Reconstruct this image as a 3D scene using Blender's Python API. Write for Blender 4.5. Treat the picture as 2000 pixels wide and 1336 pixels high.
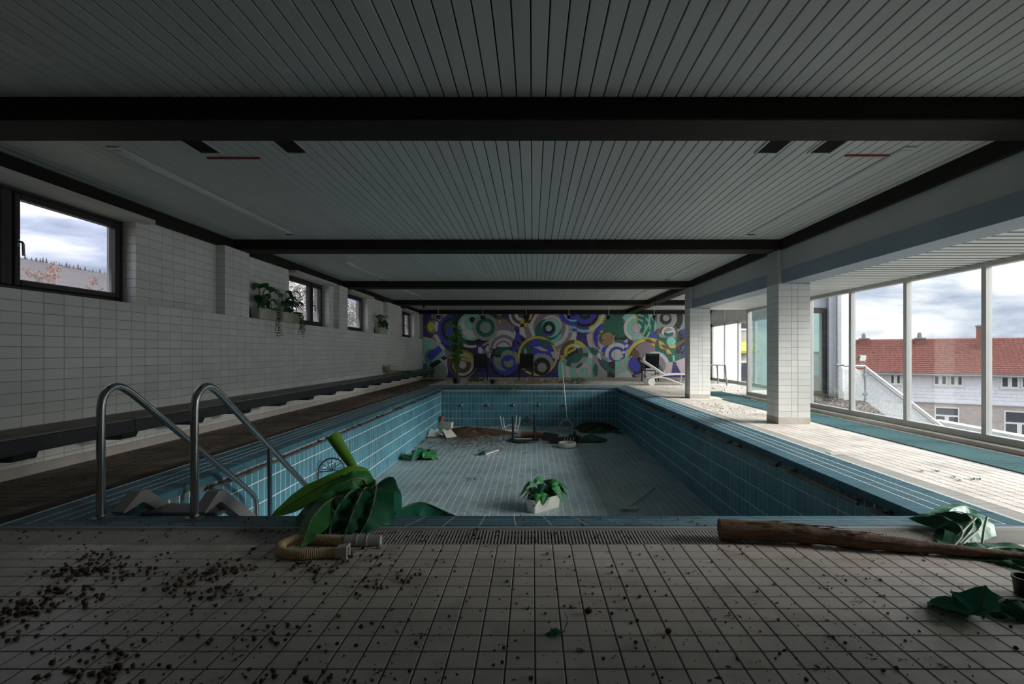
import bpy, math, random
import numpy as np
from mathutils import Vector, Matrix

for o in list(bpy.data.objects):
    bpy.data.objects.remove(o, do_unlink=True)
scene = bpy.context.scene
COL = scene.collection

# ------------------------------------------------------------------ camera
F = 990.0            # focal length in pixels of the 2000 x 1336 frame
VX, VY = 1040.0, 689.0   # where the room's long lines meet
H = 1.1              # camera height above the pool deck
cam_d = bpy.data.cameras.new('camera')
cam_d.sensor_width = 36.0
cam_d.lens = 36.0 * F / 2000.0
cam_d.shift_x = (1000.0 - VX) / 2000.0
cam_d.shift_y = (VY - 668.0) / 2000.0
cam_d.clip_start = 0.05
cam_d.clip_end = 600
cam = bpy.data.objects.new('camera', cam_d)
cam.location = (0, 0, H)
cam.rotation_euler = (math.radians(90), 0, 0)
COL.objects.link(cam)
scene.camera = cam

# ------------------------------------------------------------------ exposure
vs = scene.view_settings
vs.view_transform = 'Standard'
vs.look = 'None'
vs.exposure = 0.74
vs.gamma = 1.0
vs.use_curve_mapping = False

# ------------------------------------------------------------------ sky: broken overcast
SKY = 1.0
w = bpy.data.worlds.new('overcast_sky')
scene.world = w
w.use_nodes = True
nt = w.node_tree
nt.nodes.clear()
N = nt.nodes.new
L = nt.links.new
tc = N('ShaderNodeTexCoord')
mp = N('ShaderNodeMapping')
mp.inputs['Scale'].default_value = (1.0, 1.0, 4.2)
mp.inputs['Location'].default_value = (0.3, 0.9, 0.15)
L(tc.outputs['Generated'], mp.inputs['Vector'])
ns = N('ShaderNodeTexNoise')
ns.inputs['Scale'].default_value = 2.6
ns.inputs['Detail'].default_value = 6
ns.inputs['Roughness'].default_value = 0.55
ns.inputs['Distortion'].default_value = 0.25
L(mp.outputs['Vector'], ns.inputs['Vector'])
cr = N('ShaderNodeValToRGB')
el = cr.color_ramp.elements
el[0].position = 0.34
el[0].color = (0.20, 0.235, 0.31, 1)
el[1].position = 0.52
el[1].color = (0.72, 0.72, 0.74, 1)
e = el.new(0.43)
e.color = (0.38, 0.42, 0.50, 1)
L(ns.outputs['Fac'], cr.inputs['Fac'])
sp = N('ShaderNodeSeparateXYZ')
L(tc.outputs['Generated'], sp.inputs[0])
mr = N('ShaderNodeMapRange')       # an overcast sky brightens steadily from horizon to zenith
mr.inputs['From Min'].default_value = 0.0
mr.inputs['From Max'].default_value = 1.0
mr.inputs['To Min'].default_value = 1.0
mr.inputs['To Max'].default_value = 2.6
L(sp.outputs['Z'], mr.inputs['Value'])
mu = N('ShaderNodeMath')
mu.operation = 'MULTIPLY'
mu.inputs[1].default_value = SKY
L(mr.outputs[0], mu.inputs[0])
bg = N('ShaderNodeBackground')
L(cr.outputs['Color'], bg.inputs['Color'])
L(mu.outputs[0], bg.inputs['Strength'])
wo = N('ShaderNodeOutputWorld')
L(bg.outputs[0], wo.inputs['Surface'])

# the sun behind thin cloud: a broad soft light from the window side
sd = bpy.data.lights.new('veiled_sun', 'SUN')
sd.energy = 7.0
sd.angle = math.radians(34)
sd.color = (1.0, 0.97, 0.93)
so_ = bpy.data.objects.new('veiled_sun', sd)
_el, _az = math.radians(25), math.radians(-12)      # height above the horizon; turned from +X towards the camera
_d = Vector((math.cos(_el) * math.cos(_az), math.cos(_el) * math.sin(_az), math.sin(_el)))
so_.rotation_euler = _d.to_track_quat('Z', 'Y').to_euler()
COL.objects.link(so_)

def portal(name, loc, rot, sx, sy):
    d = bpy.data.lights.new(name, 'AREA')
    d.shape = 'RECTANGLE'
    d.size, d.size_y = sx, sy
    d.cycles.is_portal = True
    o = bpy.data.objects.new(name, d)
    o.location = loc
    o.rotation_euler = rot
    COL.objects.link(o)
    return o

R90 = math.radians(90)
portal('daylight_portal', (5.55, 7.4, 1.1), (0, R90, 0), 2.3, 10.8)
portal('daylight_portal', (7.45, 16.8, 1.3), (0, R90, 0), 2.7, 8.2)
portal('daylight_portal', (-5.0, 5.0, 2.2), (0, -R90, 0), 1.1, 2.0)
portal('daylight_portal', (-5.0, 10.65, 2.2), (0, -R90, 0), 1.1, 2.0)
portal('daylight_portal', (-5.0, 13.5, 2.2), (0, -R90, 0), 1.1, 1.8)
portal('daylight_portal', (-5.0, 19.0, 2.2), (0, -R90, 0), 1.1, 2.0)

# ------------------------------------------------------------------ pixel helpers
def P(px, py, Y):
    return Vector(((px - VX) / F * Y, Y, H - (py - VY) / F * Y))

def G(px, py, z=0.0):
    Y = F * (H - z) / (py - VY)
    return Vector(((px - VX) / F * Y, Y, z))

def proj(v):
    if v[1] < 0.05:
        return None
    return (VX + F * v[0] / v[1], VY - F * (v[2] - H) / v[1])

# ------------------------------------------------------------------ materials
MATS = {}
def mat(name, col, rough=0.6, metal=0.0, var=0.0, vscale=6.0, bump=0.0, bscale=30.0, rnd=0.0, spec=0.5,
        col2=None, c2scale=4.0, c2lo=0.5, c2hi=0.62, stretch=(1, 1, 1), trans=0.0, coat=0.0):
    if name in MATS:
        return MATS[name]
    m = bpy.data.materials.new(name)
    m.use_nodes = True
    t = m.node_tree
    b = t.nodes['Principled BSDF']
    b.inputs['Roughness'].default_value = rough
    b.inputs['Metallic'].default_value = metal
    b.inputs['Specular IOR Level'].default_value = spec
    if coat:
        b.inputs['Coat Weight'].default_value = coat
        b.inputs['Coat Roughness'].default_value = 0.1
    c = (*col, 1)
    tcn = t.nodes.new('ShaderNodeTexCoord')
    mpn = t.nodes.new('ShaderNodeMapping')
    mpn.inputs['Scale'].default_value = stretch
    g = t.nodes.new('ShaderNodeNewGeometry')
    t.links.new(g.outputs['Position'], mpn.inputs['Vector'])
    cur = None
    rgb = t.nodes.new('ShaderNodeRGB')
    rgb.outputs[0].default_value = c
    cur = rgb.outputs[0]
    if col2 is not None:
        n2 = t.nodes.new('ShaderNodeTexNoise')
        n2.inputs['Scale'].default_value = c2scale
        n2.inputs['Detail'].default_value = 5
        n2.inputs['Roughness'].default_value = 0.65
        t.links.new(mpn.outputs[0], n2.inputs['Vector'])
        r2 = t.nodes.new('ShaderNodeMapRange')
        r2.inputs['From Min'].default_value = c2lo
        r2.inputs['From Max'].default_value = c2hi
        t.links.new(n2.outputs['Fac'], r2.inputs['Value'])
        mx = t.nodes.new('ShaderNodeMixRGB')
        mx.inputs['Color2'].default_value = (*col2, 1)
        t.links.new(r2.outputs[0], mx.inputs['Fac'])
        t.links.new(cur, mx.inputs['Color1'])
        cur = mx.outputs[0]
    if var > 0 or rnd > 0:
        hsv = t.nodes.new('ShaderNodeHueSaturation')
        t.links.new(cur, hsv.inputs['Color'])
        val = None
        if var > 0:
            n1 = t.nodes.new('ShaderNodeTexNoise')
            n1.inputs['Scale'].default_value = vscale
            n1.inputs['Detail'].default_value = 4
            t.links.new(mpn.outputs[0], n1.inputs['Vector'])
            r1 = t.nodes.new('ShaderNodeMapRange')
            r1.inputs['From Min'].default_value = 0.3
            r1.inputs['From Max'].default_value = 0.7
            r1.inputs['To Min'].default_value = 1 - var
            r1.inputs['To Max'].default_value = 1 + var
            t.links.new(n1.outputs['Fac'], r1.inputs['Value'])
            val = r1.outputs[0]
        if rnd > 0:
            oi = t.nodes.new('ShaderNodeObjectInfo')
            ad = t.nodes.new('ShaderNodeMath')
            ad.operation = 'ADD'
            t.links.new(oi.outputs['Random'], ad.inputs[0])
            t.links.new(g.outputs['Random Per Island'], ad.inputs[1])
            fr = t.nodes.new('ShaderNodeMath')
            fr.operation = 'FRACT'
            t.links.new(ad.outputs[0], fr.inputs[0])
            rr = t.nodes.new('ShaderNodeMapRange')
            rr.inputs['To Min'].default_value = 1 - rnd
            rr.inputs['To Max'].default_value = 1 + rnd
            t.links.new(fr.outputs[0], rr.inputs['Value'])
            if val is not None:
                ml = t.nodes.new('ShaderNodeMath')
                ml.operation = 'MULTIPLY'
                t.links.new(val, ml.inputs[0])
                t.links.new(rr.outputs[0], ml.inputs[1])
                val = ml.outputs[0]
            else:
                val = rr.outputs[0]
        t.links.new(val, hsv.inputs['Value'])
        cur = hsv.outputs[0]
    t.links.new(cur, b.inputs['Base Color'])
    if bump > 0:
        nb = t.nodes.new('ShaderNodeTexNoise')
        nb.inputs['Scale'].default_value = bscale
        nb.inputs['Detail'].default_value = 5
        t.links.new(mpn.outputs[0], nb.inputs['Vector'])
        bp = t.nodes.new('ShaderNodeBump')
        bp.inputs['Strength'].default_value = bump
        bp.inputs['Distance'].default_value = 0.02
        t.links.new(nb.outputs['Fac'], bp.inputs['Height'])
        t.links.new(bp.outputs[0], b.inputs['Normal'])
    if trans > 0:
        out = t.nodes['Material Output']
        tl = t.nodes.new('ShaderNodeBsdfTranslucent')
        t.links.new(cur, tl.inputs['Color'])
        ms = t.nodes.new('ShaderNodeMixShader')
        ms.inputs['Fac'].default_value = trans
        t.links.new(b.outputs[0], ms.inputs[1])
        t.links.new(tl.outputs[0], ms.inputs[2])
        t.links.new(ms.outputs[0], out.inputs['Surface'])
    MATS[name] = m
    return m

def glass_mat(name, tint=(0.93, 0.97, 0.96), refl=0.06, haze=0.0, hazecol=(0.8, 0.82, 0.85), hz=None, crackle=0.0):
    m = bpy.data.materials.new(name)
    m.use_nodes = True
    t = m.node_tree
    t.nodes.clear()
    tr = t.nodes.new('ShaderNodeBsdfTransparent')
    tr.inputs['Color'].default_value = (*tint, 1)
    gl = t.nodes.new('ShaderNodeBsdfGlossy')
    gl.inputs['Roughness'].default_value = 0.02
    lw = t.nodes.new('ShaderNodeLayerWeight')
    lw.inputs['Blend'].default_value = 0.5
    pw = t.nodes.new('ShaderNodeMath')
    pw.operation = 'POWER'
    pw.inputs[1].default_value = 5.0
    t.links.new(lw.outputs['Facing'], pw.inputs[0])
    fr = t.nodes.new('ShaderNodeMath')
    fr.operation = 'MULTIPLY_ADD'
    fr.inputs[1].default_value = 0.85
    fr.inputs[2].default_value = refl * 0.5
    t.links.new(pw.outputs[0], fr.inputs[0])
    m1 = t.nodes.new('ShaderNodeMixShader')
    t.links.new(fr.outputs[0], m1.inputs['Fac'])
    t.links.new(tr.outputs[0], m1.inputs[1])
    t.links.new(gl.outputs[0], m1.inputs[2])
    cur = m1.outputs[0]
    if haze > 0:
        df = t.nodes.new('ShaderNodeBsdfDiffuse')
        df.inputs['Color'].default_value = (*hazecol, 1)
        tl = t.nodes.new('ShaderNodeBsdfTranslucent')
        tl.inputs['Color'].default_value = (*hazecol, 1)
        ma = t.nodes.new('ShaderNodeMixShader')
        ma.inputs['Fac'].default_value = 0.6
        t.links.new(df.outputs[0], ma.inputs[1])
        t.links.new(tl.outputs[0], ma.inputs[2])
        m2 = t.nodes.new('ShaderNodeMixShader')
        t.links.new(cur, m2.inputs[1])
        t.links.new(ma.outputs[0], m2.inputs[2])
        g = t.nodes.new('ShaderNodeNewGeometry')
        nz = t.nodes.new('ShaderNodeTexNoise')
        nz.inputs['Scale'].default_value = 3.0
        nz.inputs['Detail'].default_value = 4
        t.links.new(g.outputs['Position'], nz.inputs['Vector'])
        if hz is not None:      # dirt and condensation that gathered at the foot of the pane
            s = t.nodes.new('ShaderNodeSeparateXYZ')
            t.links.new(g.outputs['Position'], s.inputs[0])
            r = t.nodes.new('ShaderNodeMapRange')
            r.inputs['From Min'].default_value = hz[1]
            r.inputs['From Max'].default_value = hz[0]
            r.inputs['To Min'].default_value = 0.0
            r.inputs['To Max'].default_value = haze * 1.8
            t.links.new(s.outputs['Z'], r.inputs['Value'])
            ml = t.nodes.new('ShaderNodeMath')
            ml.operation = 'MULTIPLY'
            t.links.new(r.outputs[0], ml.inputs[0])
            t.links.new(nz.outputs['Fac'], ml.inputs[1])
            t.links.new(ml.outputs[0], m2.inputs['Fac'])
        elif crackle > 0:
            vo = t.nodes.new('ShaderNodeTexVoronoi')
            vo.feature = 'DISTANCE_TO_EDGE'
            vo.inputs['Scale'].default_value = crackle
            t.links.new(g.outputs['Position'], vo.inputs['Vector'])
            r = t.nodes.new('ShaderNodeMapRange')
            r.inputs['From Min'].default_value = 0.0
            r.inputs['From Max'].default_value = 0.18
            r.inputs['To Min'].default_value = min(1.0, haze * 1.6)
            r.inputs['To Max'].default_value = haze * 0.55
            t.links.new(vo.outputs['Distance'], r.inputs['Value'])
            t.links.new(r.outputs[0], m2.inputs['Fac'])
        else:
            m2.inputs['Fac'].default_value = haze
        cur = m2.outputs[0]
    out = t.nodes.new('ShaderNodeOutputMaterial')
    t.links.new(cur, out.inputs['Surface'])
    MATS[name] = m
    return m

M = {}
M['wall_tile'] = mat('white_wall_tile', (0.80, 0.79, 0.755), 0.30, var=0.06, vscale=1.2, rnd=0.05, spec=0.4)
M['wall_grout'] = mat('grey_wall_grout', (0.36, 0.345, 0.32), 0.9, var=0.1)
M['plaster'] = mat('grey_white_plaster', (0.50, 0.50, 0.485), 0.85, var=0.05, vscale=2, bump=0.05)
M['floor_tile'] = mat('pale_floor_tile', (0.64, 0.575, 0.52), 0.42, var=0.15, vscale=2.2, rnd=0.07, col2=(0.30, 0.26, 0.22), c2scale=2.3, c2lo=0.52, c2hi=0.8, bump=0.02)
M['floor_grout'] = mat('dark_floor_grout', (0.11, 0.10, 0.09), 0.9)
M['dirty_tile'] = mat('grimy_brown_tile', (0.20, 0.155, 0.118), 0.7, var=0.3, vscale=3, rnd=0.1, col2=(0.11, 0.085, 0.065), c2scale=1.8)
M['pool_tile'] = mat('blue_pool_tile', (0.075, 0.23, 0.30), 0.26, var=0.14, vscale=1.6, rnd=0.15, spec=0.45)
M['coping_tile'] = mat('blue_coping_tile', (0.052, 0.138, 0.180), 0.52, spec=0.3, var=0.15, vscale=2.0, rnd=0.10)
M['pool_grout'] = mat('white_pool_grout', (0.62, 0.66, 0.66), 0.9)
M['pool_floor'] = mat('pale_blue_floor_tile', (0.30, 0.40, 0.43), 0.36, var=0.15, vscale=1.4, rnd=0.08, col2=(0.22, 0.27, 0.27), c2scale=1.6, c2lo=.5, c2hi=.75)
M['board'] = mat('painted_ceiling_board', (0.50, 0.53, 0.52), 0.55, var=0.05, vscale=1.2, rnd=0.05, stretch=(4, .4, 4))
M['gap_shade'] = mat('black_gap_shade', (0.02, 0.02, 0.02), 0.9)  # flat black that paints the shade between ceiling boards and slats
M['slat'] = mat('white_ceiling_slat', (0.72, 0.71, 0.67), 0.45, rnd=0.04)
M['beam'] = mat('black_stained_wood', (0.020, 0.017, 0.014), 0.7, spec=0.2, var=0.35, vscale=5, bump=0.25, bscale=14, stretch=(1, 8, 8))
M['beam_y'] = mat('black_stained_wood_long', (0.020, 0.017, 0.014), 0.7, spec=0.2, var=0.35, vscale=5, bump=0.25, bscale=14, stretch=(8, 1, 8))
M['frame_dark'] = mat('dark_brown_frame', (0.020, 0.017, 0.018), 0.45, var=0.1)
M['alu'] = mat('grey_aluminium_frame', (0.42, 0.415, 0.40), 0.42, metal=0.35, var=0.04)
M['white_pvc'] = mat('white_frame', (0.72, 0.72, 0.70), 0.45)
M['bluegrey'] = mat('blue_grey_paint', (0.27, 0.33, 0.37), 0.55, var=0.05, vscale=2)
M['bench'] = mat('dark_terrazzo', (0.028, 0.030, 0.034), 0.35, col2=(0.17, 0.17, 0.175), c2scale=46, c2lo=0.61, c2hi=0.68, spec=.4)
M['bench_top'] = mat('dusty_terrazzo_top', (0.19, 0.175, 0.16), 0.6, var=0.25, vscale=4)
M['steel'] = mat('stainless_steel', (0.42, 0.43, 0.44), 0.22, metal=1.0, var=0.05)
M['step'] = mat('grey_plastic_step', (0.19, 0.18, 0.175), 0.55, var=0.1)
M['rail'] = mat('corroded_rail', (0.20, 0.18, 0.17), 0.42, metal=0.7, var=0.25, vscale=9, col2=(0.13, 0.085, 0.065), c2scale=7)
M['grate'] = mat('beige_plastic_grate', (0.43, 0.41, 0.38), 0.5, var=0.1)
M['grate_dirty'] = mat('dirty_grate', (0.13, 0.105, 0.085), 0.8, var=0.3)
M['void'] = mat('dark_channel', (0.012, 0.011, 0.010), 0.95)
M['mat'] = mat('teal_floor_mat', (0.036, 0.115, 0.125), 0.8, var=0.12, vscale=20)
M['leaf'] = mat('dark_green_leaf', (0.018, 0.105, 0.050), 0.46, spec=0.22, var=0.3, vscale=5, trans=0.16, bump=0.05, bscale=8)
M['leaf_mid'] = mat('mid_green_leaf', (0.045, 0.21, 0.060), 0.5, spec=0.25, var=0.25, vscale=5, trans=0.2)
M['leaf_bright'] = mat('bright_green_leaf', (0.20, 0.46, 0.065), 0.5, spec=0.25, var=0.22, vscale=5, trans=0.25)
M['leaf_teal'] = mat('bluish_green_leaf', (0.022, 0.165, 0.098), 0.38, spec=0.35, var=0.25, vscale=6, trans=0.2)
M['leaf_pale'] = mat('pale_variegated_leaf', (0.15, 0.24, 0.12), 0.45, col2=(0.02, 0.08, 0.03), c2scale=22, trans=0.2)
M['stem'] = mat('brown_green_stem', (0.13, 0.115, 0.03), 0.6, var=0.3, vscale=10)
M['rib'] = mat('pale_leaf_rib', (0.13, 0.20, 0.09), 0.5)
M['bark'] = mat('brown_trunk_fibre', (0.14, 0.070, 0.034), 0.75, var=0.4, vscale=9, bump=0.6, bscale=22, stretch=(1, 6, 6))
M['trough'] = mat('beige_planter', (0.50, 0.47, 0.38), 0.5, var=0.07)
M['trough_w'] = mat('white_planter', (0.62, 0.60, 0.54), 0.5, var=0.07)
M['soil'] = mat('dark_soil', (0.035, 0.022, 0.014), 0.95, var=0.4, vscale=30, bump=0.6)
M['red_soil'] = mat('red_brown_soil', (0.11, 0.045, 0.023), 0.95, var=0.45, vscale=18, bump=0.8, bscale=30, col2=(0.045, 0.03, 0.02), c2scale=6)
M['pellet'] = mat('brown_dry_pellet', (0.115, 0.070, 0.046), 0.85, rnd=0.5, var=0.3, vscale=60)
M['litter'] = mat('dark_litter', (0.04, 0.033, 0.025), 0.9, rnd=0.5)
M['litter_pale'] = mat('pale_dry_litter', (0.32, 0.27, 0.17), 0.85, rnd=0.45)
M['hose'] = mat('beige_corrugated_hose', (0.56, 0.42, 0.24), 0.5, var=0.1)
M['grey_pl'] = mat('grey_plastic', (0.45, 0.435, 0.42), 0.45)
M['black_pl'] = mat('black_plastic', (0.012, 0.013, 0.015), 0.45)
M['navy_pl'] = mat('dark_chair_frame', (0.014, 0.015, 0.024), 0.5)
M['white_pl'] = mat('white_garden_plastic', (0.74, 0.74, 0.71), 0.4)
M['terracotta'] = mat('terracotta_pot', (0.24, 0.095, 0.045), 0.8, var=0.2)
M['pipe_or'] = mat('brown_timber_post', (0.25, 0.115, 0.055), 0.7, var=0.25, vscale=8, stretch=(1, 5, 5))
M['red'] = mat('red_strip', (0.30, 0.008, 0.018), 0.5)
M['chrome'] = mat('dull_chrome', (0.22, 0.20, 0.19), 0.5, metal=1.0)
M['tan'] = mat('tan_timber_disc', (0.40, 0.29, 0.16), 0.7, var=0.15, vscale=6)
M['skirt'] = mat('pale_skirting', (0.52, 0.48, 0.42), 0.6, var=0.1)
M['lamp_lens'] = mat('opal_lamp_lens', (0.62, 0.64, 0.64), 0.25)
M['stone'] = mat('pale_stone_edge', (0.62, 0.61, 0.58), 0.8, var=0.12, vscale=3)
M['gravel'] = mat('terrace_gravel', (0.14, 0.12, 0.105), 0.95, var=0.4, vscale=25, bump=0.8, bscale=45, col2=(0.055, 0.06, 0.07), c2scale=2.5)
M['lead'] = mat('grey_flashing', (0.22, 0.225, 0.22), 0.6, var=0.1)
M['roof'] = mat('red_pantile', (0.25, 0.105, 0.085), 0.75, var=0.22, vscale=6, rnd=0.12)
M['brick'] = mat('chimney_brick', (0.22, 0.10, 0.075), 0.85, var=0.2, vscale=8)
M['siding'] = mat('white_siding', (0.70, 0.71, 0.75), 0.6, rnd=0.05, var=0.06)
M['render'] = mat('rough_house_render', (0.46, 0.41, 0.37), 0.9, var=0.1, vscale=5, bump=0.4, bscale=14)
M['house_glass'] = mat('dark_house_pane', (0.075, 0.08, 0.088), 0.25, spec=0.2)
M['white_wall'] = mat('white_outside_wall', (0.78, 0.78, 0.80), 0.8, var=0.04)
M['metal_pan'] = mat('grey_metal_cladding', (0.30, 0.31, 0.34), 0.45, metal=0.3)
M['green_pole'] = mat('green_pole', (0.08, 0.42, 0.10), 0.5)
M['yellow'] = mat('yellow_awning', (0.42, 0.42, 0.08), 0.7)
M['hill'] = mat('winter_hillside', (0.055, 0.045, 0.043), 0.95, var=0.3, vscale=0.5, bump=0.5, bscale=2)
M['conifer'] = mat('dark_conifer', (0.02, 0.023, 0.02), 0.9)
M['twig'] = mat('bare_twig', (0.17, 0.13, 0.115), 0.9)
M['russet'] = mat('russet_leaf', (0.13, 0.06, 0.035), 0.8, rnd=0.4)
M['paleleaf'] = mat('pale_winter_leaf', (0.20, 0.20, 0.15), 0.8, rnd=0.4)
M['grass'] = mat('winter_grass', (0.16, 0.15, 0.09), 0.95, var=0.3, vscale=2)
M['asphalt'] = mat('street_ground', (0.16, 0.16, 0.16), 0.95, var=0.1)
M['frosted'] = mat('frosted_upper_panel', (0.42, 0.43, 0.43), 0.6, trans=0.3)
M['blind'] = mat('white_window_blind', (0.93, 0.93, 0.91), 0.8, trans=0.85)
GL_LEFT = glass_mat('old_window_glass', tint=(0.90, 0.91, 0.95), haze=0.30, hz=(1.70, 2.1))
GL = glass_mat('clear_glazing', tint=(0.93, 0.95, 0.95))
GL_DOOR = glass_mat('greenish_glass', tint=(0.72, 0.86, 0.82), haze=0.12)
GL_CRACK = glass_mat('crackled_safety_glass', tint=(0.82, 0.84, 0.84), haze=0.66, hazecol=(0.80, 0.81, 0.81), crackle=26)

# ------------------------------------------------------------------ mesh builder
def link(name, me, parent=None, m=None, loc=None):
    o = bpy.data.objects.new(name, me)
    COL.objects.link(o)
    if m is not None and me is not None and len(me.materials) == 0:
        me.materials.append(m)
    if parent is not None:
        o.parent = parent
    if loc is not None:
        o.location = loc
    return o

class MB:
    def __init__(s):
        s.v = []
        s.f = []
    def add(s, vs_, fs_):
        b = len(s.v)
        s.v.extend([tuple(p) for p in vs_])
        s.f.extend([tuple(i + b for i in f) for f in fs_])
        return s
    def box(s, x0, x1, y0, y1, z0, z1):
        vs_ = [(x0, y0, z0), (x1, y0, z0), (x1, y1, z0), (x0, y1, z0), (x0, y0, z1), (x1, y0, z1), (x1, y1, z1), (x0, y1, z1)]
        return s.add(vs_, [(0, 3, 2, 1), (4, 5, 6, 7), (0, 1, 5, 4), (1, 2, 6, 5), (2, 3, 7, 6), (3, 0, 4, 7)])
    def cbox(s, x0, x1, y0, y1, z0, z1, c=0.005):
        # box with chamfered edges
        xs, ys, zs = (x0, x1), (y0, y1), (z0, z1)
        vs_ = []
        idx = {}
        for i in (0, 1):
            for j in (0, 1):
                for k in (0, 1):
                    sx, sy, sz = (1 if i == 0 else -1), (1 if j == 0 else -1), (1 if k == 0 else -1)
                    x, y, z = xs[i], ys[j], zs[k]
                    idx[i, j, k] = len(vs_)
                    vs_ += [(x, y + sy * c, z + sz * c), (x + sx * c, y, z + sz * c), (x + sx * c, y + sy * c, z)]
        fs_ = []
        I = lambda i, j, k, a: idx[i, j, k] + a
        fs_ += [(I(0, 0, 0, 0), I(0, 0, 1, 0), I(0, 1, 1, 0), I(0, 1, 0, 0)), (I(1, 0, 0, 0), I(1, 1, 0, 0), I(1, 1, 1, 0), I(1, 0, 1, 0))]
        fs_ += [(I(0, 0, 0, 1), I(1, 0, 0, 1), I(1, 0, 1, 1), I(0, 0, 1, 1)), (I(0, 1, 0, 1), I(0, 1, 1, 1), I(1, 1, 1, 1), I(1, 1, 0, 1))]
        fs_ += [(I(0, 0, 0, 2), I(0, 1, 0, 2), I(1, 1, 0, 2), I(1, 0, 0, 2)), (I(0, 0, 1, 2), I(1, 0, 1, 2), I(1, 1, 1, 2), I(0, 1, 1, 2))]
        for k in (0, 1):
            for i in (0, 1):
                fs_.append((I(i, 0, k, 0), I(i, 1, k, 0), I(i, 1, k, 2), I(i, 0, k, 2)))
            for j in (0, 1):
                fs_.append((I(0, j, k, 1), I(1, j, k, 1), I(1, j, k, 2), I(0, j, k, 2)))
        for i in (0, 1):
            for j in (0, 1):
                fs_.append((I(i, j, 0, 0), I(i, j, 1, 0), I(i, j, 1, 1), I(i, j, 0, 1)))
                for k in (0, 1):
                    fs_.append((I(i, j, k, 0), I(i, j, k, 1), I(i, j, k, 2)))
        return s.add(vs_, fs_)
    def tube(s, path, r, n=10, caps=True, flat=1.0):
        path = [Vector(p) for p in path]
        m_ = len(path)
        rs = r if isinstance(r, (list, tuple)) else [r] * m_
        t0 = (path[1] - path[0]).normalized()
        ref = Vector((0, 0, 1)) if abs(t0.z) < 0.9 else Vector((1, 0, 0))
        a = t0.cross(ref).normalized()
        vs_, fs_ = [], []
        for i, p in enumerate(path):
            if i == 0:
                t = path[1] - path[0]
            elif i == m_ - 1:
                t = path[-1] - path[-2]
            else:
                t = (path[i + 1] - p).normalized() + (p - path[i - 1]).normalized()
            t = t.normalized() if t.length > 1e-9 else t0
            a = (a - t * a.dot(t))
            a = a.normalized() if a.length > 1e-6 else t.orthogonal().normalized()
            b = t.cross(a)
            for k in range(n):
                q = 2 * math.pi * k / n
                vs_.append(p + (a * math.cos(q) + b * math.sin(q) * flat) * rs[i])
        for i in range(m_ - 1):
            for k in range(n):
                k2 = (k + 1) % n
                fs_.append((i * n + k, i * n + k2, (i + 1) * n + k2, (i + 1) * n + k))
        if caps:
            fs_.append(tuple(range(n - 1, -1, -1)))
            fs_.append(tuple((m_ - 1) * n + k for k in range(n)))
        return s.add(vs_, fs_)
    def lathe(s, prof, n=24, c=(0, 0, 0), axis='z'):
        vs_, fs_ = [], []
        for (r, h) in prof:
            for k in range(n):
                q = 2 * math.pi * k / n
                x, y = r * math.cos(q), r * math.sin(q)
                p = (x, y, h) if axis == 'z' else ((x, h, y) if axis == 'y' else (h, x, y))
                vs_.append((p[0] + c[0], p[1] + c[1], p[2] + c[2]))
        for i in range(len(prof) - 1):
            for k in range(n):
                k2 = (k + 1) % n
                fs_.append((i * n + k, i * n + k2, (i + 1) * n + k2, (i + 1) * n + k))
        if prof[0][0] > 1e-5:
            fs_.append(tuple(range(n - 1, -1, -1)))
        if prof[-1][0] > 1e-5:
            fs_.append(tuple((len(prof) - 1) * n + k for k in range(n)))
        return s.add(vs_, fs_)
    def prism(s, pts, axis, a, b):
        # polygon extruded along an axis: axis x -> pts are (y,z); y -> (x,z); z -> (x,y)
        n = len(pts)
        def mk(p, h):
            return (h, p[0], p[1]) if axis == 'x' else ((p[0], h, p[1]) if axis == 'y' else (p[0], p[1], h))
        vs_ = [mk(p, a) for p in pts] + [mk(p, b) for p in pts]
        fs_ = [tuple(range(n - 1, -1, -1)), tuple(range(n, 2 * n))]
        for i in range(n):
            j = (i + 1) % n
            fs_.append((i, j, n + j, n + i))
        return s.add(vs_, fs_)
    def bar(s, p, q, w, h, up=(0, 0, 1)):
        p, q = Vector(p), Vector(q)
        t = (q - p).normalized()
        u = Vector(up)
        a = t.cross(u)
        a = a.normalized() if a.length > 1e-6 else t.orthogonal().normalized()
        b = a.cross(t)
        vs_ = []
        for c in (p, q):
            for sa, sb in ((-1, -1), (1, -1), (1, 1), (-1, 1)):
                vs_.append(c + a * sa * w / 2 + b * sb * h / 2)
        return s.add(vs_, [(3, 2, 1, 0), (4, 5, 6, 7), (0, 1, 5, 4), (1, 2, 6, 5), (2, 3, 7, 6), (3, 0, 4, 7)])
    def mesh(s, name, m=None, smooth=False):
        me = bpy.data.meshes.new(name)
        me.from_pydata(s.v, [], s.f)
        if smooth:
            me.polygons.foreach_set('use_smooth', [True] * len(me.polygons))
        me.update()
        if m is not None:
            me.materials.append(m)
        return me
    def build(s, name, m, parent=None, smooth=False, loc=None, rotz=None, fixn=True):
        me = s.mesh(name, m, smooth)
        if fixn:
            import bmesh
            bm = bmesh.new()
            bm.from_mesh(me)
            bmesh.ops.recalc_face_normals(bm, faces=bm.faces)
            bm.to_mesh(me)
            bm.free()
        o = link(name, me, parent)
        if smooth:
            try:
                me.set_sharp_from_angle(angle=math.radians(42))
            except Exception:
                pass
        if loc is not None:
            o.location = loc
        if rotz is not None:
            o.rotation_euler = (0, 0, rotz)
        return o

def tag(o, label=None, cat=None, group=None, kind=None):
    if label:
        o['label'] = label
    if cat:
        o['category'] = cat
    if group:
        o['group'] = group
    if kind:
        o['kind'] = kind
    return o

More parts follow.
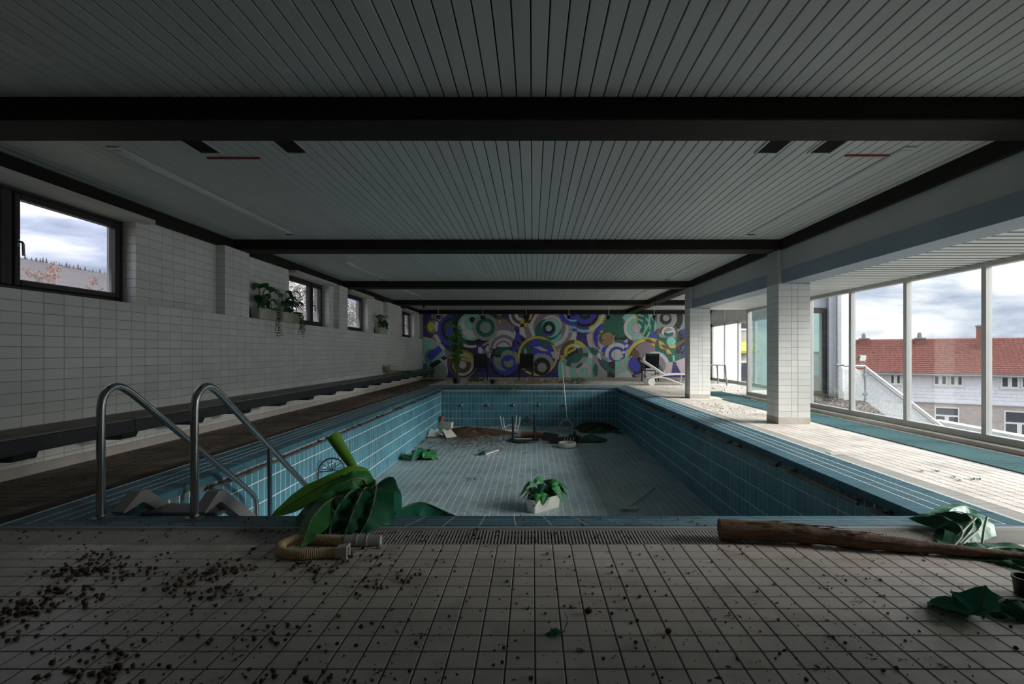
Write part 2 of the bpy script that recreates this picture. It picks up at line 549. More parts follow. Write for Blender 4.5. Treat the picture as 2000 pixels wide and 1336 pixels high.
def thing(name, label, cat, loc=(0, 0, 0), rotz=0.0, group=None):
    o = bpy.data.objects.new(name, None)
    o.empty_display_size = 0.1
    COL.objects.link(o)
    o.location = loc
    o.rotation_euler = (0, 0, rotz)
    return tag(o, label, cat, group)

def struct(name, mb, m, label=None):
    o = mb.build(name, m)
    o['kind'] = 'structure'
    if label:
        o['label'] = label
    return o

def copy_tree(o, parent=None):
    c = o.copy()
    COL.objects.link(c)
    c.parent = parent
    for ch in list(o.children):
        copy_tree(ch, c)
    return c

def fillet(pts, rad, n=7):
    pts = [Vector(p) for p in pts]
    out = [pts[0]]
    for i in range(1, len(pts) - 1):
        p, a, b = pts[i], pts[i - 1], pts[i + 1]
        da, db = (a - p), (b - p)
        r = rad[i - 1] if isinstance(rad, (list, tuple)) else rad
        la = min(r, da.length * 0.49)
        lb = min(r, db.length * 0.49)
        A, B = p + da.normalized() * la, p + db.normalized() * lb
        for k in range(n + 1):
            t = k / n
            out.append(A * (1 - t) ** 2 + p * 2 * t * (1 - t) + B * t * t)
    out.append(pts[-1])
    return out

def spline(pts, n):
    pts = [Vector(p) for p in pts]
    if len(pts) == 2:
        return [pts[0].lerp(pts[1], i / n) for i in range(n + 1)]
    ext = [pts[0] * 2 - pts[1]] + pts + [pts[-1] * 2 - pts[-2]]
    out = []
    segs = len(pts) - 1
    for i in range(n + 1):
        u = i / n * segs
        k = min(int(u), segs - 1)
        t = u - k
        a, b, c, d = ext[k], ext[k + 1], ext[k + 2], ext[k + 3]
        out.append(0.5 * ((2 * b) + (c - a) * t + (2 * a - 5 * b + 4 * c - d) * t * t + (3 * b - a - 3 * c + d) * t ** 3))
    return out

def ival(a, b, pitch, gap, start=None):
    s = a if start is None else start
    while s > a + 1e-6:
        s -= pitch
    out = []
    while s < b - 1e-6:
        u0, u1 = max(s, a) , min(s + pitch - gap, b)
        if u1 - u0 > 0.012:
            out.append((u0, u1))
        s += pitch
    return out

def tile_mesh(w_, h_, t, c, name):
    b = MB()
    def ring(i, z):
        return [(-w_ / 2 + i, -h_ / 2 + i, z), (w_ / 2 - i, -h_ / 2 + i, z), (w_ / 2 - i, h_ / 2 - i, z), (-w_ / 2 + i, h_ / 2 - i, z)]
    v = ring(0, 0) + ring(0, t - c) + ring(c, t)
    f = []
    for r in (0, 4):
        for i in range(4):
            j = (i + 1) % 4
            f.append((r + i, r + j, r + 4 + j, r + 4 + i))
    f.append((8, 9, 10, 11))
    b.add(v, f)
    return b

def tile_field(parent, name, O, U, V, rects, t, m, full, cap=300, c=0.0022, minarea=60, ranked=True):
    """rects (u0,u1,v0,v1) on the plane O+uU+vV; the largest in the picture become objects, the rest one mesh"""
    O, U, V = Vector(O), Vector(U), Vector(V)
    Nn = U.cross(V).normalized()
    items = []
    for r in rects:
        ps = [O + U * a + V * b + Nn * t for a, b in ((r[0], r[2]), (r[1], r[2]), (r[1], r[3]), (r[0], r[3]))]
        q = [proj(p) for p in ps]
        ar = 0.0
        if all(x is not None for x in q):
            cx = sum(x[0] for x in q) / 4
            cy = sum(x[1] for x in q) / 4
            ctr = sum(ps, Vector()) / 4
            if -20 < cx < 2020 and -20 < cy < 1356 and Nn.dot(Vector((0, 0, H)) - ctr) > 0:
                for i in range(4):
                    a, b = q[i], q[(i + 1) % 4]
                    ar += a[0] * b[1] - b[0] * a[1]
                ar = abs(ar) / 2
        items.append((ar, r))
    items.sort(key=lambda i: -i[0])
    me = tile_mesh(full[0], full[1], t, c, name).mesh(name, m)
    mw = Matrix((( U.x, V.x, Nn.x, 0), (U.y, V.y, Nn.y, 0), (U.z, V.z, Nn.z, 0), (0, 0, 0, 1)))
    rest = MB()
    k = 0
    for ar, r in items:
        ctr = O + U * (r[0] + r[1]) / 2 + V * (r[2] + r[3]) / 2
        w_, h_ = r[1] - r[0], r[3] - r[2]
        if k < cap and ar >= minarea:
            o = link(name, me, parent)
            o.matrix_local = Matrix.Translation(ctr) @ mw @ Matrix.Diagonal((w_ / full[0], h_ / full[1], 1, 1))
            k += 1
        else:
            tm = tile_mesh(w_, h_, t, c, name)
            rest.add([ctr + U * v[0] + V * v[1] + Nn * v[2] for v in tm.v], tm.f)
    if rest.v:
        o = rest.build(name + '_field', m, parent, fixn=False)
        o['kind'] = 'stuff'
    return k

def grid_rects(us, vs_, skip=None):
    return [(a[0], a[1], b[0], b[1]) for a in us for b in vs_ if not (skip and skip((a[0] + a[1]) / 2, (b[0] + b[1]) / 2))]

# leaf: a curved blade along a spine
def leaf_mb(sp, wid, up=(0, 0, 1), fold=0.35, ripple=0.0, seed=0, n=14, m_=8, freq=3.0, tip=0.5, base=0.25, sidefn=None):
    rng = random.Random(seed)
    ph = rng.random() * 6
    pts = spline(sp, n)
    b = MB()
    up = Vector(up)
    a_prev = None
    vs_, fs_ = [], []
    for i, p in enumerate(pts):
        t = (pts[min(i + 1, n)] - pts[max(i - 1, 0)]).normalized()
        a = t.cross(up)
        a = a.normalized() if a.length > 1e-5 else (a_prev or t.orthogonal().normalized())
        if a_prev and a.dot(a_prev) < 0:
            a = -a
        a_prev = a
        nn = a.cross(t).normalized()
        if nn.dot(up) < 0:
            nn = -nn
        u = i / n
        prof = (min(1, (u + base * 0.15) / max(base, 1e-3)) ** 0.75) * (min(1, (1 - u) / max(tip, 1e-3)) ** 0.7)
        ww = wid * max(prof, 0.03)
        for j in range(m_ + 1):
            s = j / m_ * 2 - 1
            off = a * (s * ww * math.cos(fold)) - nn * (abs(s) * ww * math.sin(fold))
            off += nn * ripple * ww * math.sin(freq * 6.28 * u + ph + (1.7 if s > 0 else 0)) * abs(s) ** 1.3
            off += nn * ripple * 0.4 * ww * math.sin(freq * 13 * u + ph * 2 + s * 2)
            vs_.append(p + off)
    for i in range(n):
        for j in range(m_):
            k = i * (m_ + 1) + j
            fs_.append((k, k + 1, k + m_ + 2, k + m_ + 1))
    b.add(vs_, fs_)
    return b, pts

def leaf(parent, sp, wid, m, name='leaf', rib=None, **kw):
    b, pts = leaf_mb(sp, wid, **kw)
    o = b.build(name, m, parent, smooth=True, fixn=False)
    if rib:
        rb = MB().tube([p + Vector((0, 0, rib * .4)) for p in pts], [rib * (1.15 - i / len(pts)) for i in range(len(pts))], 5)
        rb.build('midrib', M['rib'], o, smooth=True)
    return o

# ================================================================== THE ROOM
XL, XLU, XLG = -4.52, -4.65, -4.84     # lower wall, recessed upper wall, window plane
YF, YB = 20.9, -1.4                    # far wall, back wall
CZ, BZ = 2.84, 2.685                   # ceiling boards, beam underside
LEDGE = 1.665
XI = 3.80                              # inner face of the right-hand columns
XG = 5.38                              # glazed front
XW = 7.30                              # glazed side of the wing behind it
YW = 12.66                             # where the wing starts
BAYZ = 2.17                            # low ceiling of the window bay
PL, PR, PN, PF = -2.97, 2.72, 3.50, 16.40      # pool inner edges
CL, CR, CN, CF = -3.35, 3.15, 3.14, 17.0       # outer edges of the coping
GL_, GR_, GN_, GF_ = -3.57, 3.37, 2.915, 17.22 # outer edges of the grates
PZ, CZI, CZO = -1.27, -0.03, 0.02
TF = 0.1045

# ---- floor slab with the pool opening
b = MB()
zt = -0.0035
b.box(-4.95, XG + .1, YB, GN_, -0.35, zt)
b.box(-4.95, GL_, GN_, GF_, -0.35, zt)
b.box(GR_, XG + .1, GN_, YW, -0.35, zt)
b.box(GR_, 7.6, YW, GF_, -0.35, zt)
b.box(-4.95, 7.6, GF_, YF, -0.35, zt)
floor = struct('floor', b, M['floor_grout'], 'pale square floor tiles of the pool deck')
# tiles: the pale deck and the grimy strip along the left wall
us = ival(-4.5, 7.28, TF, 0.006, start=0.012)
vs_ = ival(YB, YF, TF, 0.006, start=GN_)
def deck_skip(x, y):
    if GL_ < x < GR_ and GN_ < y < GF_:
        return True
    if x > XG and y < YW:
        return True
    return False
pale, grimy = [], []
for r in grid_rects(us, vs_, deck_skip):
    x, y = (r[0] + r[1]) / 2, (r[2] + r[3]) / 2
    (grimy if (x < GL_ + .02 and y > GN_ - 0.05) else pale).append(r)
tile_field(floor, 'floor_tile', (0, 0, -0.006), (1, 0, 0), (0, 1, 0), pale, 0.0065, M['floor_tile'], (TF - .006, TF - .006), cap=300)
tile_field(floor, 'grimy_floor_tile', (0, 0, -0.006), (1, 0, 0), (0, 1, 0), grimy, 0.0065, M['dirty_tile'], (TF - .006, TF - .006), cap=60)

# ---- pool walls and pool floor
TWp, THp = 0.1225, 0.2445
zt_ = PZ + 5 * THp
b = MB().box(PL - .3, PL - .003, PN - .3, PF + .3, PZ - .1, CZI - .02)
wpl = struct('wall_pool_left', b, M['pool_grout'], 'blue tiled pool side under the bench')
b = MB().box(PR + .003, PR + .3, PN - .3, PF + .3, PZ - .1, CZI - .02)
wpr = struct('wall_pool_right', b, M['pool_grout'], 'blue tiled pool side on the window side')
b = MB().box(PL, PR, PF + .003, PF + .3, PZ - .1, CZI - .02)
wpf = struct('wall_pool_far', b, M['pool_grout'], 'blue tiled pool end below the mosaic')
b = MB().box(PL, PR, PN - .3, PN - .003, PZ - .1, CZI - .02)
wpn = struct('wall_pool_near', b, M['pool_grout'], 'blue tiled pool end below the stair')
b = MB().box(PL - .05, PR + .05, PN - .05, PF + .05, PZ - .2, PZ - .0028)
fp = struct('floor_pool', b, M['pool_grout'], 'pale blue tiled bottom of the empty pool')
vz = ival(0, 5 * THp, THp, 0.011)
uy = ival(PN, PF, TWp, 0.011, start=PF)
tile_field(wpl, 'wall_tile', (PL - .008, 0, PZ), (0, 1, 0), (0, 0, 1), grid_rects(uy, vz), 0.008, M['pool_tile'], (TWp - .011, THp - .011))
tile_field(wpr, 'wall_tile', (PR + .008, PF + PN, PZ), (0, -1, 0), (0, 0, 1), grid_rects(ival(PN, PF, TWp, 0.011), vz), 0.008, M['pool_tile'], (TWp - .011, THp - .011))
ux = ival(PL, PR, TWp, 0.011, start=PL + .02)
tile_field(wpf, 'wall_tile', (0, PF + .008, PZ), (1, 0, 0), (0, 0, 1), grid_rects(ux, vz), 0.008, M['pool_tile'], (TWp - .011, THp - .011))
tile_field(wpn, 'wall_tile', (0, PN - .008, PZ), (-1, 0, 0), (0, 0, 1), [(-r[1], -r[0], r[2], r[3]) for r in grid_rects(ux, vz)], 0.008, M['pool_tile'], (TWp - .011, THp - .011))
rects = []
for i, a in enumerate(ux):
    for v in ival(PN, PF, THp, 0.009, start=PN + (THp / 2 if i % 2 else 0)):
        rects.append((a[0], a[1], v[0], v[1]))
tile_field(fp, 'floor_tile', (0, 0, PZ - .006), (1, 0, 0), (0, 1, 0), rects, 0.006, M['pool_floor'], (TWp - .011, THp - .009))

# ---- coping: ridged blue edge stones round the pool
def coping(name, label, p_in0, p_in1, p_out0, p_out1, n):
    """one edge; stones run from (in0,out0) to (in1,out1)"""
    i0, i1, o0, o1 = (Vector(p) for p in (p_in0, p_in1, p_out0, p_out1))
    bed = MB()
    dn = Vector((0, 0, -0.0012))
    bed.add([i0 + dn, i1 + dn, o1 + dn, o0 + dn, i0 + dn * 100, i1 + dn * 100, o1 + dn * 100, o0 + dn * 100],
            [(0, 1, 2, 3), (7, 6, 5, 4), (0, 4, 5, 1), (1, 5, 6, 2), (2, 6, 7, 3), (3, 7, 4, 0)])
    root = struct(name, bed, M['pool_grout'], label)
    # each stone carries a rolled nosing and three rows of ridged tile with pale joints between
    rows = [[(-0.035, -0.062), (-0.040, -0.02), (-0.030, -0.003), (-0.012, 0.002), (0.0, 0.0), (0.305, 0.0), (0.312, -0.005)],
            [(0.333, -0.005), (0.340, 0.0), (0.50, 0.0), (0.507, -0.005)],
            [(0.528, -0.005), (0.535, 0.0), (0.695, 0.0), (0.702, -0.005)],
            [(0.723, -0.005), (0.730, 0.0), (0.93, 0.002), (0.98, -0.006), (1.0, -0.026), (1.0, -0.05)]]
    g = 0.0105
    for k in range(n):
        ln = (o1 - o0).length / n
        f0, f1 = (k + g / ln * .5) / n, (k + 1 - g / ln * .5) / n
        a0, a1 = i0.lerp(i1, f0), i0.lerp(i1, f1)
        c0, c1 = o0.lerp(o1, f0), o0.lerp(o1, f1)
        m_ = MB()
        for prof in rows:
            v = []
            for (s, z) in prof:
                if s < 0:
                    d0 = (a0 - c0).normalized() * (-s) * .6
                    d1 = (a1 - c1).normalized() * (-s) * .6
                    v += [a0 + d0 + Vector((0, 0, z)), a1 + d1 + Vector((0, 0, z))]
                else:
                    v += [a0.lerp(c0, s) + Vector((0, 0, z)), a1.lerp(c1, s) + Vector((0, 0, z))]
            f = []
            q = len(prof)
            for i in range(q - 1):
                f.append((2 * i, 2 * i + 1, 2 * i + 3, 2 * i + 2))
            f.append(tuple(2 * i for i in range(q - 1, -1, -1)))
            f.append(tuple(2 * i + 1 for i in range(q)))
            m_.add(v, f)
        m_.build('coping_stone', M['coping_tile'], root)
    return root
coping('trim_1', 'blue ridged pool edge stones beside the near grate', (PL, PN, CZI), (PR, PN, CZI), (CL, CN, CZO), (CR, CN, CZO), 28)
coping('trim_2', 'blue ridged pool edge stones on the window side', (PR, PN, CZI), (PR, PF, CZI), (CR, CN, CZO), (CR, CF, CZO), 54)
coping('trim_3', 'blue ridged pool edge stones beside the grimy walkway', (PL, PF, CZI), (PL, PN, CZI), (CL, CF, CZO), (CL, CN, CZO), 54)
coping('trim_4', 'blue ridged pool edge stones below the mosaic', (PR, PF, CZI), (PL, PF, CZI), (CR, CF, CZO), (CL, CF, CZO), 28)

# ---- overflow grates
def grate(label, x0, x1, y0, y1, along, m, cap):
    t = thing('overflow_grate', label, 'grate', ((x0 + x1) / 2, (y0 + y1) / 2, -0.06))
    ox, oy = (x0 + x1) / 2, (y0 + y1) / 2
    MB().box(x0 - ox, x1 - ox, y0 - oy, y1 - oy, -0.25, 0.0).build('channel', M['void'], t)
    rl = MB()
    if along == 'x':
        for f in (0.03, 0.3, 0.7, 0.97):
            y = y0 + (y1 - y0) * f - oy
            rl.box(x0 - ox, x1 - ox, y - .003, y + .003, 0.03, 0.0575)
        bm_ = MB().box(-.0048, .0048, y0 - oy, y1 - oy, 0.035, 0.06)
        pos = np.arange(x0 + .01, x1 - .005, .0198)
    else:
        for f in (0.03, 0.3, 0.7, 0.97):
            x = x0 + (x1 - x0) * f - ox
            rl.box(x - .003, x + .003, y0 - oy, y1 - oy, 0.03, 0.0575)
        bm_ = MB().box(x0 - ox, x1 - ox, -.0048, .0048, 0.035, 0.06)
        pos = np.arange(y0 + .01, y1 - .005, .0198)
    rl.build('cross_rail', m, t)
    me = bm_.mesh('bar', m)
    order = sorted(pos, key=(lambda q: abs(q - 0.2)) if along == 'x' else (lambda q: q))
    rest = MB()
    for i, q in enumerate(order):
        d = (q - ox, 0, 0) if along == 'x' else (0, q - oy, 0)
        if i < cap:
            o = link('bar', me, t)
            o.location = d
        else:
            rest.add([(v[0] + d[0], v[1] + d[1], v[2]) for v in bm_.v], bm_.f)
    if rest.v:
        o = rest.build('bar_row', m, t, fixn=False)
        o['kind'] = 'stuff'
grate('beige plastic overflow grate in front of the pool stair', GL_, GR_, GN_, CN, 'x', M['grate'], 290)
grate('beige overflow grate along the window side of the pool', CR, GR_, CN, CF, 'y', M['grate'], 120)
grate('dirt covered overflow grate along the walkway by the bench', GL_, CL, CN, CF, 'y', M['grate_dirty'], 0)
grate('overflow grate at the pool end below the mosaic', GL_, GR_, CF, GF_, 'x', M['grate'], 0)

# ---- left wall: lower wall, ledge, recessed upper wall, pilasters, windows
WIN = [(4.05, 5.955), (9.69, 11.60), (12.65, 14.34), (18.05, 19.93)]
WZ0, WZ1 = LEDGE, 2.66
PIL = [(7.45, 8.09), (11.86, 12.40), (15.80, 17.40)]
b = MB()
b.box(-5.0, XL - .003, YB, YF, -0.1, LEDGE - .006)
edges = [YB] + [e for w_ in WIN for e in w_] + [YF]
for i in range(0, len(edges), 2):
    b.box(-5.0, XLU - .003, edges[i], edges[i + 1], LEDGE - .006, CZ)
for (y0, y1) in WIN:
    b.box(-5.0, XLU - .003, y0, y1, WZ1, CZ)
for (y0, y1) in PIL:
    b.box(XLU - .02, XL - .003, y0, y1, LEDGE - .006, BZ)
wl = struct('wall_left', b, M['wall_grout'], 'long white tiled wall with high windows above the bench')
TW, TH = 0.2045, 0.102
uy = ival(YB, YF, TW, 0.0045, start=4.486)
lowz = ival(0.0, LEDGE, TH, 0.0045, start=LEDGE)
upz = ival(LEDGE + .0, BZ, TH, 0.0045, start=LEDGE)
rl_ = grid_rects(uy, lowz)
tile_field(wl, 'wall_tile', (XL - .006, 0, 0), (0, 1, 0), (0, 0, 1), rl_, 0.006, M['wall_tile'], (TW - .0045, TH - .0045), cap=230)
ru = []
for i in range(0, len(edges), 2):
    ys_ = [(edges[i], edges[i + 1])]
    for (p0, p1) in PIL:
        nx = []
        for (a, c) in ys_:
            if p0 > a and p1 < c:
                nx += [(a, p0), (p1, c)]
            else:
                nx.append((a, c))
        ys_ = nx
    for (a, c) in ys_:
        ru += grid_rects(ival(a, c, TW, 0.0045, start=a), upz)
tile_field(wl, 'wall_tile', (XLU - .006, 0, 0), (0, 1, 0), (0, 0, 1), ru, 0.006, M['wall_tile'], (TW - .0045, TH - .0045), cap=60)
rp = []
for (y0, y1) in PIL:
    rp += grid_rects(ival(y0, y1, TW, 0.0045), upz)
tile_field(wl, 'wall_tile', (XL - .006, 0, 0), (0, 1, 0), (0, 0, 1), rp, 0.006, M['wall_tile'], (TW - .0045, TH - .0045), cap=10)
for (y0, y1) in WIN:        # tiled reveals, far jamb faces the room's near end
    tile_field(wl, 'reveal_tile', (XLG, y1, 0), (1, 0, 0), (0, 0, 1), grid_rects([(0, XLU - XLG - .002)], ival(WZ0, WZ1, TH, .0045)), 0.006, M['wall_tile'], (XLU - XLG - .002, TH - .0045), cap=12)
for (y0, y1) in PIL:
    tile_field(wl, 'pilaster_tile', (XLU, y0, 0), (1, 0, 0), (0, 0, 1), grid_rects([(0, XL - XLU - .008)], upz), 0.005, M['wall_tile'], (XL - XLU - .008, TH - .0045), cap=10)

def casement(idx, y0, y1, mull, label, hside):
    t = tag(bpy.data.objects.new('window_%d' % idx, None), label, None, None, 'structure')
    COL.objects.link(t)
    t.location = (XLG, y0, WZ0)
    L_, Hh = y1 - y0, WZ1 - WZ0
    fw = 0.06
    fr = MB()
    fr.cbox(-.05, .03, 0.002, fw, 0.005, Hh - .002, .006)
    fr.cbox(-.05, .03, L_ - fw, L_ - .002, 0.005, Hh - .002, .006)
    fr.cbox(-.05, .03, fw, L_ - fw, 0.005, fw, .006)
    fr.cbox(-.05, .03, fw, L_ - fw, Hh - fw, Hh - .002, .006)
    ym = mull - y0
    fr.cbox(-.05, .03, ym - .03, ym + .03, fw, Hh - fw, .006)
    fr.build('frame', M['frame_dark'], t)
    for (a, c) in ((fw, ym - .03), (ym + .03, L_ - fw)):
        s = MB()
        sw = 0.062
        s.cbox(-.04, .045, a + .002, a + sw, fw + .002, Hh - fw - .002, .008)
        s.cbox(-.04, .045, c - sw, c - .002, fw + .002, Hh - fw - .002, .008)
        s.cbox(-.04, .045, a + sw, c - sw, fw + .002, fw + sw, .008)
        s.cbox(-.04, .045, a + sw, c - sw, Hh - fw - sw, Hh - fw - .002, .008)
        so = s.build('sash', M['frame_dark'], t)
        MB().box(-.008, -.002, a + sw - .01, c - sw + .01, fw + sw - .01, Hh - fw - sw + .01).build('pane', GL_LEFT, so)
    h = MB()
    yh = ym + hside * .062
    zc = Hh * .46
    h.cbox(.045, .056, yh - .015, yh + .015, zc - .035, zc + .035, .004)
    h.tube(fillet([(.05, yh, zc + .01), (.095, yh, zc + .01), (.10, yh, zc - .12)], .03), .011, 8)
    h.build('handle', M['steel'], t, smooth=True)
    return t
casement(1, 4.05, 5.955, 4.66, 'dark framed casement window showing the bare hillside', 1)
casement(2, 9.69, 11.60, 11.0, 'dark two-sash window beside the pair of planted troughs', 1)
casement(3, 12.65, 14.34, 12.98, 'dark framed window between two tiled pilasters', -1)
casement(4, 18.05, 19.93, 18.95, 'small dark two-sash window next to the mosaic', 1)
for i, (y0, y1) in enumerate(WIN):     # white soffit boards over the recesses
    s = struct('trim_%d' % (5 + i), MB().cbox(XLG - .05, XL + .02, y0 - .02, y1 + .10, WZ1 - .028, WZ1 + .022, .004), M['plaster'],
               ['white soffit board over the hillside window', 'white soffit board over the two-sash window by the troughs',
                'white soffit board over the window between pilasters', 'white soffit board over the window by the mosaic'][i])

# ---- heated bench along the left wall
bt = thing('heated_bench', 'dark terrazzo slab bench running along the white tiled wall', 'bench', (-4.27, 0, 0))
BX0, BX1 = .005, .25
jo = [-1.2, 1.6, 5.13, 8.9, 12.6, 16.4, 20.85]
for i in range(len(jo) - 1):
    s = MB().cbox(BX0 - .25, BX1, jo[i] + .002, jo[i + 1] - .002, .298, .425, .006).build('slab', M['bench'], bt)
    MB().box(BX0 - .25, BX1 - .008, jo[i] + .01, jo[i + 1] - .01, .424, .437).build('slab_top', M['bench_top'], s)
for k in range(22):
    y = -0.25 + k * 1.045
    if y > 20.5:
        break
    MB().prism([(BX0 - .25, .30), (BX1 - .004, .30), (BX1 - .025, .245), (BX0 - .25, .245)], 'y', y, y + .2).build('bracket', M['bench'], bt)
struct('baseboard_left', MB().cbox(XL - .004, XL + .012, YB, YF, 0, .098, .004), M['skirt'], 'pale skirting along the grimy walkway')

# ---- far wall and back wall
struct('wall_far', MB().box(-5.0, 7.9, YF, YF + .3, -.1, CZ + .2), M['plaster'], 'end wall that carries the mosaic')
struct('baseboard_far', MB().cbox(XL, XW, YF - .035, YF, 0, .085, .006), M['skirt'], 'pale skirting under the mosaic')
struct('wall_back', MB().box(-5.0, 5.6, YB - .3, YB, -.1, CZ + .2), M['plaster'])

# ---- ceiling
b = MB()
b.box(-5.0, XI + .3, YB - .3, YF + .3, CZ + .022, CZ + .2)
b.box(XI + .3, XW + .3, YW - .2, YF + .3, CZ + .022, CZ + .2)
ceil = struct('ceiling', b, M['gap_shade'], 'painted board ceiling between black beams')
BEAMY = [(3.45, 3.80), (7.79, 8.15), (12.30, 12.66), (16.70, 17.06), (20.55, 20.86)]
bays = [(YB, 3.45), (3.80, 7.79), (8.15, 12.30), (12.66, 16.70), (17.06, 20.55)]
BP = 0.0985
rest = MB()
cnt = 0
xs = np.arange(-.010 - 48 * BP, XW, BP)
bm_cache = {}
for bi, (y0, y1) in enumerate(bays):
    xr = XI + .02 if y1 < 12.7 else XW
    for x in xs:
        x0, x1 = max(x + .004, XLU - .05), min(x + BP - .004, xr)
        if x1 - x0 < .03:
            continue
        if bi < 3 and cnt < 300 and abs(x1 - x0 - (BP - .008)) < 1e-6:
            if bi not in bm_cache:
                m_ = MB().cbox(-(BP - .008) / 2, (BP - .008) / 2, y0, y1, CZ, CZ + .018, .003)
                bm_cache[bi] = m_.mesh('board', M['board'])
            o = link('board', bm_cache[bi], ceil)
            o.location = ((x0 + x1) / 2, 0, 0)
            cnt += 1
        else:
            rest.box(x0, x1, y0, y1, CZ, CZ + .018)
o = rest.build('board_field', M['board'], ceil, fixn=False)
o['kind'] = 'stuff'

names = ['black stained ceiling beam crossing just in front of the red strips', 'black cross beam resting on the nearer tiled column',
         'black cross beam resting on the column by the sun lounger', 'black cross beam next before the mosaic', 'black beam tight against the top of the mosaic']
for i, (y0, y1) in enumerate(BEAMY):
    xr = XI + .03 if i < 3 else XW
    o = MB().cbox(XLU, xr, y0, y1, BZ, CZ + .03, .008).build('ceiling_beam', M['beam'])
    tag(o, names[i], 'beam', 'ceiling cross beams')
o = MB().cbox(XLU - .25, -4.60, YB, YF - .4, BZ - .005, CZ + .03, .006).build('long_beam', M['beam_y'])
tag(o, 'long black beam lying on the white tiled wall above the windows', 'beam')
o = MB().cbox(XI - .0, XI + .3, YB, YF - .36, BZ - .003, CZ + .03, .006).build('long_beam', M['beam_y'])
tag(o, 'long black beam running over the tiled columns', 'beam')

# ---- right side: columns, fascia, window bay
XC1 = 4.28
COLY = [(7.81, 8.20), (12.20, 12.60)]
clab = ['white tiled square column on the deck beside the teal mat', 'white tiled square column standing by the sun lounger']
for i, (y0, y1) in enumerate(COLY):
    ht = 2.18
    t = tag(MB().box(XI - .005, XC1 - .006, y0 + .006, y1, 0, BZ).build('tiled_column', M['plaster']), clab[i], 'column', 'tiled columns')
    zz = ival(.1, ht, .0985, .0045, start=.1)
    tile_field(t, 'column_tile', (0, y0 + .006, 0), (1, 0, 0), (0, 0, 1), grid_rects([(XI - .005, XI + .19), (XI + .1945, XI + .286), (XI + .2905, XC1)], zz), .006, M['wall_tile'], (.195, .094), cap=150, minarea=30)
    tile_field(t, 'side_tile', (XI - .005, 0, 0), (0, -1, 0), (0, 0, 1), grid_rects([(-y1, -y0 - .20), (-y0 - .1955, -y0)], zz), .006, M['wall_tile'], (.195, .094), cap=80, minarea=30)
    MB().cbox(XI - .014, XC1 + .003, y0 - .004, y1 + .003, 0, .098, .004).build('plinth', M['skirt'], t)
b = MB()
segs = [(YB, 7.81), (8.20, 12.20)]
for (y0, y1) in segs:
    b.box(XI + .045, XI + .28, y0, y1, 2.372, BZ)
b.box(XI + .02, XI + .3, 12.6, YW + .05, 2.2, BZ)
struct('wall_right', b, M['plaster'], 'grey plaster fascia between the tiled columns')
b = MB()
for (y0, y1) in segs:
    b.box(XI + .04, XI + .40, y0 + .012, y1 - .012, BAYZ - .002, 2.372)
struct('trim_9', b, M['bluegrey'], 'blue-grey boxed edge below the plaster fascia')
# low bay ceiling of white slats
bc = struct('ceiling_bay', MB().box(XI + .28, XG + .1, YB, YW + .05, BAYZ + .0025, BAYZ + .12), M['gap_shade'], 'low white slatted ceiling over the window bay')  # black backing almost flush with the slats, standing in for their shaded gaps
me = None
y = YB + .05
while y < YW - .02:
    x0 = XI + .40
    if me is None:
        me = MB().cbox(x0, XG + .06, -.062, .062, BAYZ, BAYZ + .02, .008).mesh('slat', M['slat'])
    if not any(a - .07 < y < c + .07 for a, c in COLY):
        o = link('slat', me, bc)
        o.location = (0, y, 0)
    else:
        o = MB().box(XC1 + .005, XG + .06, y - .062, y + .062, BAYZ, BAYZ + .02).build('slat', M['slat'], bc)
    y += .156
struct('wall_front', MB().box(XG - .02, XG + .28, YB, 2.20, -.1, CZ), M['plaster'], 'solid wall before the glazed front')

# glazed front
gf = tag(bpy.data.objects.new('window_5', None), 'tall aluminium framed glazing facing the red roofed house', None, None, 'structure')
COL.objects.link(gf)
gf.location = (XG, 0, 0)
mull = [2.25, 3.50, 4.75, 6.01, 7.28, 8.54, 9.81, 11.20, YW - .03]  # the nearest bay is unseen, added to bring more daylight to the foreground
for yy in mull:
    m_ = MB().cbox(-.035, .045, yy - .032, yy + .032, .06, BAYZ - .005, .004)
    o = m_.build('mullion', M['alu'], gf)
    MB().box(.046, .058, yy + .034, yy + .048, .14, BAYZ - .06).build('glazing_bead', M['frame_dark'], o)
MB().cbox(-.04, .05, 2.20, YW, .055, .135, .004).build('bottom_rail', M['alu'], gf)
MB().cbox(-.04, .05, 2.20, YW, BAYZ - .055, BAYZ + .0, .004).build('top_rail', M['alu'], gf)
MB().cbox(-.17, .10, 2.20, YW, 0, .055, .006).build('sill', M['skirt'], gf)
for i in range(len(mull) - 1):
    MB().box(.006, .014, mull[i] + .03, mull[i + 1] - .03, .13, BAYZ - .05).build('pane', GL, gf)

# glazed end of the bay: return wall with the glass door, seen from inside through the front
rw = tag(bpy.data.objects.new('window_6', None), 'glazed return beside the white outside pillar', None, None, 'structure')
COL.objects.link(rw)
rw.location = (XG, YW, 0)
MB().cbox(.045, .09, -.03, .04, 0, CZ, .004).build('mullion', M['alu'], rw)
MB().cbox(1.28, 1.34, -.03, .04, 0, CZ, .004).build('mullion', M['metal_pan'], rw)
MB().cbox(.09, 1.28, -.03, .04, 0, .16, .004).build('bottom_rail', M['white_pvc'], rw)
MB().cbox(.09, 2.1, -.03, .04, 2.22, CZ + .02, .004).build('top_panel', M['metal_pan'], rw)
MB().box(.09, 1.28, 0, .008, .16, 2.22).build('pane', GL_DOOR, rw)
dr = tag(bpy.data.objects.new('door_1', None), 'dark framed glass door in the glazed return', None, None, 'structure')
COL.objects.link(dr)
dr.location = (6.72, YW, 0.03)
fr = MB()
fr.cbox(0, .09, -.04, .03, 0, 2.17, .005).cbox(.52, .61, -.04, .03, 0, 2.17, .005).cbox(.09, .52, -.04, .03, 0, .12, .005).cbox(.09, .52, -.04, .03, 2.06, 2.17, .005)
fr.build('frame', M['frame_dark'], dr)
